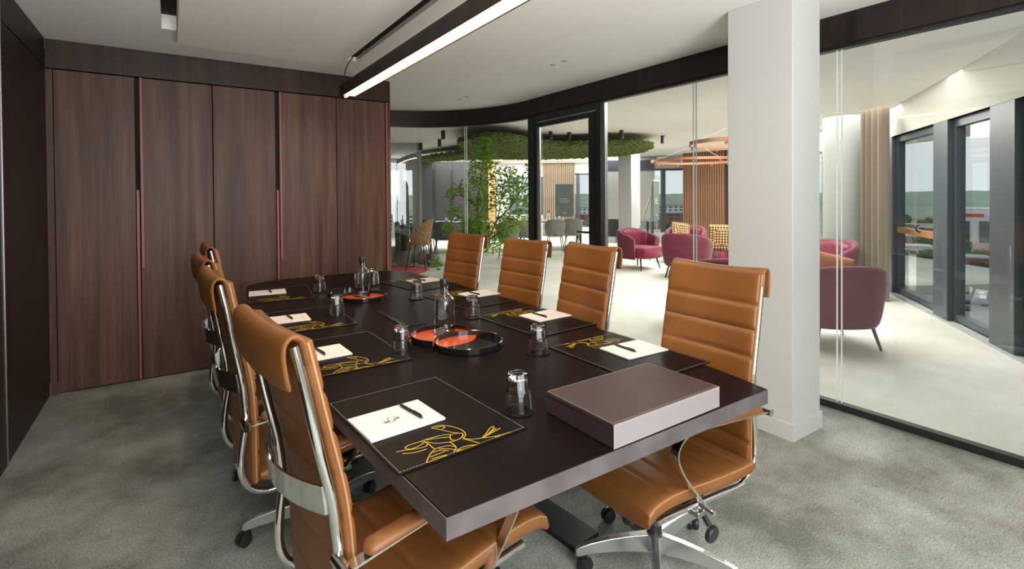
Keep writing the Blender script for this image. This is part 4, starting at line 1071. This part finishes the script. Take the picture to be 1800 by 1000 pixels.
clusters = [((0, 0, 2.3), 0.13, 60), ((0.02, 0, 2.05), 0.2, 140), ((-0.06, 0, 1.85), 0.26, 190), ((-0.1, 0, 1.55), 0.28, 150), ((-0.05, 0, 1.3), 0.22, 110), ((0.36, 0, 1.75), 0.2, 150), ((0.3, 0, 1.45), 0.25, 170), ((0.5, 0, 1.5), 0.2, 110),
            ((0.75, 0, 1.87), 0.1, 40), ((0.62, 0, 1.65), 0.15, 60), ((-0.1, 0, 0.85), 0.32, 420), ((-0.22, 0, 1.0), 0.22, 150), ((-0.48, 0, 1.2), 0.15, 60), ((-0.55, 0, 1.5), 0.12, 45), ((-0.38, 0, 1.6), 0.1, 30), ((-0.6, 0, 0.98), 0.13, 50),
            ((0.38, 0, 1.0), 0.22, 150), ((0.55, 0, 1.1), 0.16, 70), ((0.2, 0, 0.75), 0.2, 120), ((0.72, 0, 1.35), 0.16, 70), ((-0.62, 0, 0.42), 0.1, 40)]
lv = MB()
for (cx_, cy_, cz_), cr, n in clusters:
    for k in range(int(n*1.5)):
        while True:
            u, v, q = rt.uniform(-1, 1), rt.uniform(-1, 1), rt.uniform(-1, 1)
            if u*u + v*v + q*q < 1: break
        p = Vector((cx_ + (0.28 if cz_ > 0.5 else 0.1) + u*cr, cy_ + v*cr, cz_ + q*cr))
        ln = rt.uniform(0.05, 0.095); wd = ln*0.55
        m_ = Matrix.Translation(p) @ Matrix.Rotation(rt.uniform(0, 6.28), 4, 'Z') @ Matrix.Rotation(rt.uniform(-0.9, 0.5), 4, 'Y') @ Matrix.Rotation(rt.uniform(-0.7, 0.7), 4, 'X')
        lv.add([(0, 0, 0), (ln*0.5, wd/2, 0.006), (ln, 0, 0), (ln*0.5, -wd/2, 0.006), (ln*0.5, 0, -0.003)], [(0, 4, 1), (4, 2, 1), (0, 3, 4), (4, 3, 2)], rotw @ m_)
o = lv.build('foliage', 'leaf', tr, smooth=False); o['kind'] = 'stuff'

# long lounge tables and chairs
def long_table(label, l0, l1, f0, f1):
    t = thing('lounge_table', label, 'table', W((l0+l1)/2, (f0+f1)/2), WR, 'long lounge tables')
    a, b = (l1-l0)/2, (f1-f0)/2
    MB().box(-a, a, -b, b, 0.715, 0.745).build('tabletop', 'grey_tabletop', t, bevel=0.004)
    for sx in (-1, 1):
        for sy in (-1, 1): MB().box(sx*(a - 0.1) - 0.025, sx*(a - 0.1) + 0.025, sy*(b - 0.1) - 0.025, sy*(b - 0.1) + 0.025, 0, 0.715).build('leg', 'black_metal', t, smooth=False)
    return t
long_table('long dark table behind the tree with dark chairs along it', -2.75, -0.55, 13.2, 14.2)
long_table('long grey table seen through and beside the glazed door', 0.0, 1.95, 13.6, 14.6)
long_table('narrow high table below the grey blinds, beside the far column', 2.9, 3.9, 13.6, 14.3)
def make_dining(label, mat):
    t = thing('tub_dining_chair', label, 'chair', (0, 0, 0), 0, 'upholstered lounge dining chairs')
    MB().loft(tub_shell(0.24, 0.255, 0.05, 0.43, 0.85, 0.66, 105, 2.4, 0.08)).build('shell', mat, t, angle=70)
    MB().loft([[(x, u*wd, 0.44 + v*0.035*hq) for u, v in sup(18, 1, 1, 4)] for x, wd, hq in ((-0.2, 0.16, 0.7), (-0.17, 0.2, 1), (0.15, 0.225, 1), (0.24, 0.2, 0.7))]).build('seat', mat, t, angle=70)
    for sx in (-1, 1):
        for sy in (-1, 1): MB().tube([(sx*0.15, sy*0.15, 0.42), (sx*0.215, sy*0.215, 0.0)], [0.013, 0.008], 7).build('leg', 'black_metal', t)
    return t
dg = make_dining('grey tub chair under the tree branches, the first beside the door frame', 'grey_upholstery')
dg.location = W(-0.10, 11.5); dg.rotation_euler = (0, 0, WR + R(90))
for lat, fwd, a, lab in ((0.36, 12.4, 85, 'grey tub chair behind the one under the tree, cut by the door frame'), (1.07, 12.7, 92, 'grey tub chair seen through the glazed door, before the bottle'),
                         (1.55, 13.05, 88, 'grey tub chair seen through the glazed door, under the green sign'), (0.55, 15.2, -90, 'grey tub chair beyond the grey table, by the far window'), (-0.15, 15.1, -85, 'grey tub chair beyond the grey table, beside the orange post')):
    dup(dg, W(lat, fwd), WR + R(a), lab)
dk = make_dining('charcoal tub chair with its back turned, between the bucket and the tree', 'dark_upholstery')
dk.location = W(-1.62, 11.9); dk.rotation_euler = (0, 0, WR + R(95))
for lat, fwd, a, lab in ((2.52, 12.6, 80, 'charcoal tub chair between the glazed door and the far column'), (-2.15, 12.9, 90, 'charcoal tub chair at the dark table, behind the wicker chair'), (-1.0, 12.8, 90, 'charcoal tub chair at the dark table, behind the tree foliage')):
    dup(dk, W(lat, fwd), WR + R(a), lab)
lb = dup(b0, W(1.0, 13.75, 0.7462), 0, 'water bottle on the grey table seen through the door'); lb['group'] = 'glass water bottles'
dup(b0, W(2.98, 13.75, 0.7462), 0, 'water bottle on the high table between the door and the far column')
for i, (lat, fwd, wh) in enumerate(((-1.75, 13.5, 'tumbler on the dark lounge table near the wicker chair'), (-1.35, 13.45, 'tumbler on the dark lounge table beside the tree leaves'), (-1.55, 13.7, 'tumbler on the dark lounge table, the rear one of three'), (0.4, 13.9, 'tumbler on the grey table just inside the door frame'), (1.3, 13.9, 'tumbler on the grey table beside the bottle'))):
    o = dup(tu0, W(lat, fwd, 0.7462), 0, wh); o['group'] = 'lounge tumblers'

# easels with boards
def easel(label, lat, fwd, rz, wd, z0, z1):
    t = thing('sign_easel', label, 'sign', W(lat, fwd), WR + rz)
    MB().box(-wd/2, wd/2, -0.015, 0.015, z0, z1).build('board', 'chalk_green', t, smooth=False)
    MB().box(-wd/2 - 0.01, wd/2 + 0.01, -0.02, 0.02, z1, z1 + 0.04).build('clip_rail', 'facade_sill', t, smooth=False)
    ln = MB(); zz = z0 + (z1 - z0)*0.55
    for k, (a, b) in enumerate(((-0.12, 0.10), (-0.16, 0.15), (-0.10, 0.12))):
        x = a
        while x < b:
            q = 0.02 + 0.02*((k*7 + int(x*100)) % 3)/2; ln.box(x, min(x + q, b), -0.0165, -0.015, zz - k*0.05, zz - k*0.05 + 0.014); x += q + 0.008
    for x, h_ in ((-0.03, 0.05), (-0.01, 0.03), (0.015, 0.035), (0.035, 0.03)): ln.box(x, x + 0.012, -0.0165, -0.015, z0 + 0.1, z0 + 0.1 + h_)
    ln.build('chalk_lettering', 'white_print', t, smooth=False)
    for sx in (-1, 1): MB().tube([(sx*(wd/2 - 0.06), 0.03, z1 - 0.05), (sx*wd*0.62, 0.06, 0.0)], 0.011, 7).build('leg', 'brushed_steel', t)
    MB().tube([(0, 0.03, z1 - 0.1), (0, 0.6, 0.0)], 0.011, 7).build('leg', 'brushed_steel', t)
easel('green chalkboard sign on an easel seen through the glazed door', 1.54, 14.95, 0, 0.52, 0.80, 1.76)
easel('narrow sign board on an easel turned edge-on beside the far column', 3.18, 11.2, R(62), 0.56, 0.86, 1.72)

# roller blinds by the far column, ventilation box
rb = thing('roller_blind', 'wide pale grey roller blind with dark header behind the far column', 'blind', W(3.62, 15.05), WR)
MB().box(-0.78, 0.62, -0.01, 0.01, 0.66, 2.15).build('cloth', 'blind_grey', rb, smooth=False)
MB().box(-0.78, 0.62, -0.03, 0.03, 2.15, 2.46).build('header', 'blind_navy', rb, smooth=False)
MB().box(-0.78, 0.62, -0.015, 0.015, 0.63, 0.66).build('bottom_bar', 'facade_sill', rb, smooth=False)
vb = thing('wall_unit', 'small white ventilation unit high on the far wall above the sign', 'air unit', W(4.42, 14.9), WR)
MB().box(-0.12, 0.12, -0.12, 0.12, 2.28, 2.56).build('casing', 'white_paint', vb, bevel=0.01)
MB().box(-0.09, 0.09, -0.125, -0.119, 2.30, 2.33).build('grille', 'facade_sill', vb, smooth=False)

# corner by the curved glass: rug, wicker chair, bucket, bag, cactus
rg = MB().lathe([(0, 0.001), (0.72, 0.001), (0.73, 0.006), (0.72, 0.012), (0, 0.012)], 40).build('rug', 'rug_red'); rg.location = W(-2.35, 9.72)
tag(rg, 'round red rug on the pale floor beside the wicker chair', 'rug')
wc = thing('wicker_chair', 'woven wicker shell chair on thin black legs beyond the curved glass', 'chair', W(-1.82, 9.9, 0.0125), WR + R(170))
MB().loft(tub_shell(0.24, 0.25, 0.03, 0.48, 0.98, 0.66, 110, 2.2, 0.16)).build('woven_shell', 'wicker', wc, angle=70)
MB().loft([[(x, u*wd, 0.50 + v*0.03) for u, v in sup(16, 1, 1, 4)] for x, wd in ((-0.2, 0.15), (-0.15, 0.19), (0.15, 0.21), (0.22, 0.17))]).build('seat', 'wicker', wc, angle=70)
for sx in (-1, 1):
    for sy in (-1, 1): MB().tube([(sx*0.13, sy*0.13, 0.5), (sx*0.2, sy*0.2, 0.0)], 0.011, 7).build('leg', 'black_metal', wc)
bk = thing('bucket', 'dark grey round bucket with a tall pole standing in it', 'bucket', W(-1.62, 10.3))
MB().lathe([(0, 0), (0.115, 0), (0.13, 0.27), (0.124, 0.27), (0.11, 0.01), (0, 0.01)], 28).build('pail', 'bucket_grey', bk)
MB().tube([(-0.03, 0, 0.02), (-0.05, 0.02, 0.95)], 0.022, 8).build('pole', 'black_metal', bk)
MB().tube([(-0.14, 0.0, 0.2), (-0.2, 0, 0.12), (-0.16, 0, 0.03)], 0.012, 6).build('handle', 'black_metal', bk)
bg_ = thing('canvas_bag', 'slouching tan canvas bag leaning behind the dark bucket', 'bag', W(-1.86, 10.65), WR)
MB().loft([[(u*wd, v*dp, z) for u, v in sup(16, 1, 1, 3)] for z, wd, dp in ((0.0, 0.12, 0.08), (0.1, 0.14, 0.09), (0.22, 0.11, 0.06), (0.3, 0.07, 0.03))]).build('bag_body', 'canvas_bag', bg_)
MB().tube(spline([(-0.06, 0, 0.29), (-0.03, 0, 0.38), (0.03, 0, 0.38), (0.06, 0, 0.29)], 4), 0.01, 6).build('bag_handle', 'canvas_bag', bg_)
cc_ = thing('potted_cactus', 'dark columnar cactus group in a pot before the tall windows', 'plant', W(-2.28, 10.55, 0.0125))
MB().lathe([(0, 0), (0.15, 0), (0.18, 0.3), (0.16, 0.3), (0.14, 0.27), (0, 0.27)], 20).build('pot', 'terracotta', cc_)
for dx, dy, h_ in ((-0.08, 0, 1.35), (0.06, 0.0, 1.75), (0.0, 0.06, 1.0)):
    rows = []
    for z, r_ in ((0.25, 0.05), (0.4, 0.058), (h_*0.6, 0.06), (h_ - 0.1, 0.055), (h_ - 0.03, 0.035), (h_, 0.01)):
        rows.append([((r_*(1 + 0.14*(k % 2)))*math.cos(2*PI*k/16) + dx*_cw + 0.06*math.sin(z*2)*dx*4, (r_*(1 + 0.14*(k % 2)))*math.sin(2*PI*k/16) + dy - dx*_sw, z) for k in range(16)])
    MB().loft(rows).build('stem', 'cactus', cc_)

# ------------------------------------------------------------------ the town below
ZG = -38.0
struct(MB().box(-4000, 4000, -4000, 4000, ZG - 1, ZG).build('ground', 'ground_city', smooth=False))
def pol(az, d): return (d*math.sin(R(az)), d*math.cos(R(az)))
LOT_D = 250
ax, ay = pol(75, LOT_D)
lot_m = Matrix.Translation((ax, ay, 0)) @ Matrix.Rotation(R(15), 4, 'Z')
struct(MB().box(-68, 68, -55, 55, ZG, ZG + 0.05, lot_m).build('parking_ground', 'asphalt', smooth=False))
def car_mesh(mat):
    c_ = MB()
    pr = [(-2.1, 0.3), (2.1, 0.3), (2.1, 0.8), (1.3, 0.95), (0.7, 1.45), (-1.0, 1.45), (-1.7, 0.95), (-2.1, 0.9)]
    c_.loft([[(x, -0.85, z) for x, z in pr], [(x, 0.85, z) for x, z in pr]])
    for x in (-1.3, 1.3):
        for y in (-0.8, 0.8): c_.tube([(x, y - 0.1, 0.32), (x, y + 0.1, 0.32)], 0.32, 8)
    return c_.build('car', mat, smooth=False)
cars = [car_mesh(k) for k in ('car_white', 'car_grey', 'car_dark', 'car_red')]
names = ['white', 'grey', 'dark', 'red']
ORD = ['first', 'second', 'third', 'fourth', 'fifth', 'sixth', 'seventh', 'eighth', 'ninth', 'tenth']
rc = random.Random(5); used = set()
for row in range(10):
    for k in range(22):
        if rc.random() < 0.36: continue
        q = rc.choice((0, 0, 0, 1, 1, 2, 2, 3))
        o = cars[q] if q not in used else cars[q].copy()
        if q in used: COL.objects.link(o)
        used.add(q)
        v = lot_m @ Vector((-60 + row*13, -50 + k*4.6, ZG + 0.055))
        o.location = v; o.rotation_euler = (0, 0, R(15 + rc.choice((0, 180))))
        tag(o, names[q] + ' car parked in the ' + ORD[row] + ' row of the car park below the tower', 'car', 'parked ' + names[q] + ' cars')
SITES = []
def building(label, az, d, wx, wy, h_, mat, roof='city_grey', rows_=4, sign=False):
    x, y = pol(az, d); SITES.append((x, y, math.hypot(wx, wy)/2 + 1))
    t = thing('building', label, 'building', (x, y, ZG), R(-az + 8))
    MB().box(-wx/2, wx/2, -wy/2, wy/2, 0, h_).build('wall', mat, t, smooth=False)
    MB().box(-wx/2 - 0.4, wx/2 + 0.4, -wy/2 - 0.4, wy/2 + 0.4, h_, h_ + 0.8).build('roof', roof, t, smooth=False)
    nx = max(2, int(wx/8))
    for r_ in range(rows_):
        z = h_*(r_ + 0.3)/rows_
        for c_ in range(nx):
            x0 = -wx/2 + wx*(c_ + 0.2)/nx
            MB().box(x0, x0 + wx/nx*0.6, -wy/2 - 0.25, -wy/2, z, z + h_/rows_*0.45).build('window', 'city_glass', t, smooth=False)
    if sign: MB().box(-wx*0.45, wx*0.2, -wy/2 - 0.5, -wy/2, h_ - 4.5, h_ - 2.6).build('sign', 'sign_red', t, smooth=False)
building('white block with a red sign below its roof, beyond the car park', 76.2, 440, 22, 22, 29, 'city_white', 'city_white', 1, True)
building('pale tower block at the edge of the last facade window', 79.2, 420, 24, 20, 26, 'city_white', 'city_grey', 4)
building('low red brick hall just behind the car park', 75.6, 345, 20, 14, 7, 'city_brick', 'city_grey', 1)
building('low yellow hall just behind the car park', 79.5, 350, 22, 14, 9, 'city_yellow', 'city_grey', 2)
building('low white hall behind the first facade window', 71.8, 385, 24, 14, 8, 'city_white', 'city_white', 1)
building('grey hall among the trees, behind the low white hall', 72.5, 465, 26, 16, 9, 'city_grey', 'city_white', 2)
building('brick row among the trees, behind the car park', 74.6, 540, 26, 14, 10, 'city_brick', 'city_brick', 2)
building('white long shed before the hills', 72.9, 630, 42, 16, 9, 'city_white', 'city_grey', 1)
building('white long shed before the hills, behind the block with the sign', 77.6, 690, 50, 18, 11, 'city_white', 'city_white', 1)
building('brick housing block seen past the wooden slat wall', 52.0, 640, 40, 18, 18, 'city_brick')
building('pale housing block seen past the narrow sign board', 51.0, 860, 50, 20, 22, 'city_white', 'city_brick', 5)
building('brick terrace seen through the glazed door', 41.8, 700, 46, 18, 14, 'city_brick')
building('white house row seen through the glazed door', 42.6, 900, 40, 16, 18, 'city_white', 'city_brick', 3)
building('grey block behind the tree by the far window', 35.2, 720, 50, 20, 20, 'city_grey')
building('pale block seen through the window by the cactus', 21.8, 620, 40, 18, 18, 'city_white', 'city_grey')
def crown(seed):
    q = random.Random(seed); bm = bmesh.new(); bmesh.ops.create_icosphere(bm, subdivisions=2, radius=1.0)
    for v in bm.verts: v.co *= q.uniform(0.82, 1.15); v.co.z = v.co.z*0.85 + 1.0
    me = bpy.data.meshes.new('street_tree'); bm.to_mesh(me); bm.free(); me.materials.append(M['tree_green']); return me
crowns = [crown(k) for k in range(3)]
rtz = random.Random(9); made = 0; tries = 0
while made < 190 and tries < 20000:
    tries += 1
    z_ = made % 5
    if z_ == 4: az, d, wh = rtz.uniform(68, 82), rtz.uniform(172, 184), 'before the car park below the tower'
    elif z_ in (0, 1): az, d, wh = rtz.uniform(69, 82), rtz.uniform(330, 560), 'among the halls behind the car park'
    elif z_ == 2: az, d, wh = rtz.uniform(69, 82), rtz.uniform(560, 800), 'before the wooded hills, beyond the halls'
    else: az, d, wh = rtz.choice((rtz.uniform(20, 24), rtz.uniform(33, 37), rtz.uniform(40, 44), rtz.uniform(50, 54))), rtz.uniform(480, 950), 'out beyond the far lounge windows'
    x, y = pol(az, d); s = rtz.uniform(3.5, 8.0) if z_ != 4 else rtz.uniform(2.5, 4)
    if any(math.hypot(x - a, y - b) < r_ + s*1.15 for a, b, r_ in SITES): tries += 0; made += (tries % 97 == 0); continue
    SITES.append((x, y, s*1.15)); made += 1
    o = bpy.data.objects.new('street_tree', crowns[made % 3]); COL.objects.link(o)
    o.location = (x, y, ZG); o.scale = (s, s, s)
    tag(o, 'round green tree ' + wh, 'tree', 'trees ' + wh)
# wooded hills on the horizon
def hills(d0, d1, h0, seed):
    q = random.Random(seed); rows = []; n = 150
    hs = [h0*(0.92 + 0.05*math.sin(k*0.23 + seed) + 0.06*q.random()) for k in range(n + 1)]
    for dd, hh in ((d0, 0.0), (d0 + (d1-d0)*0.4, 0.75), (d1, 1.0)):
        rows.append([(*pol(5 + 100*k/n, dd), ZG + hs[k]*hh) for k in range(n + 1)])
    return MB().loft(rows, False, False).build('hills', 'hazy_hill_green')
struct(hills(1050, 1800, 40, 1)); struct(hills(1800, 3000, 50, 2))
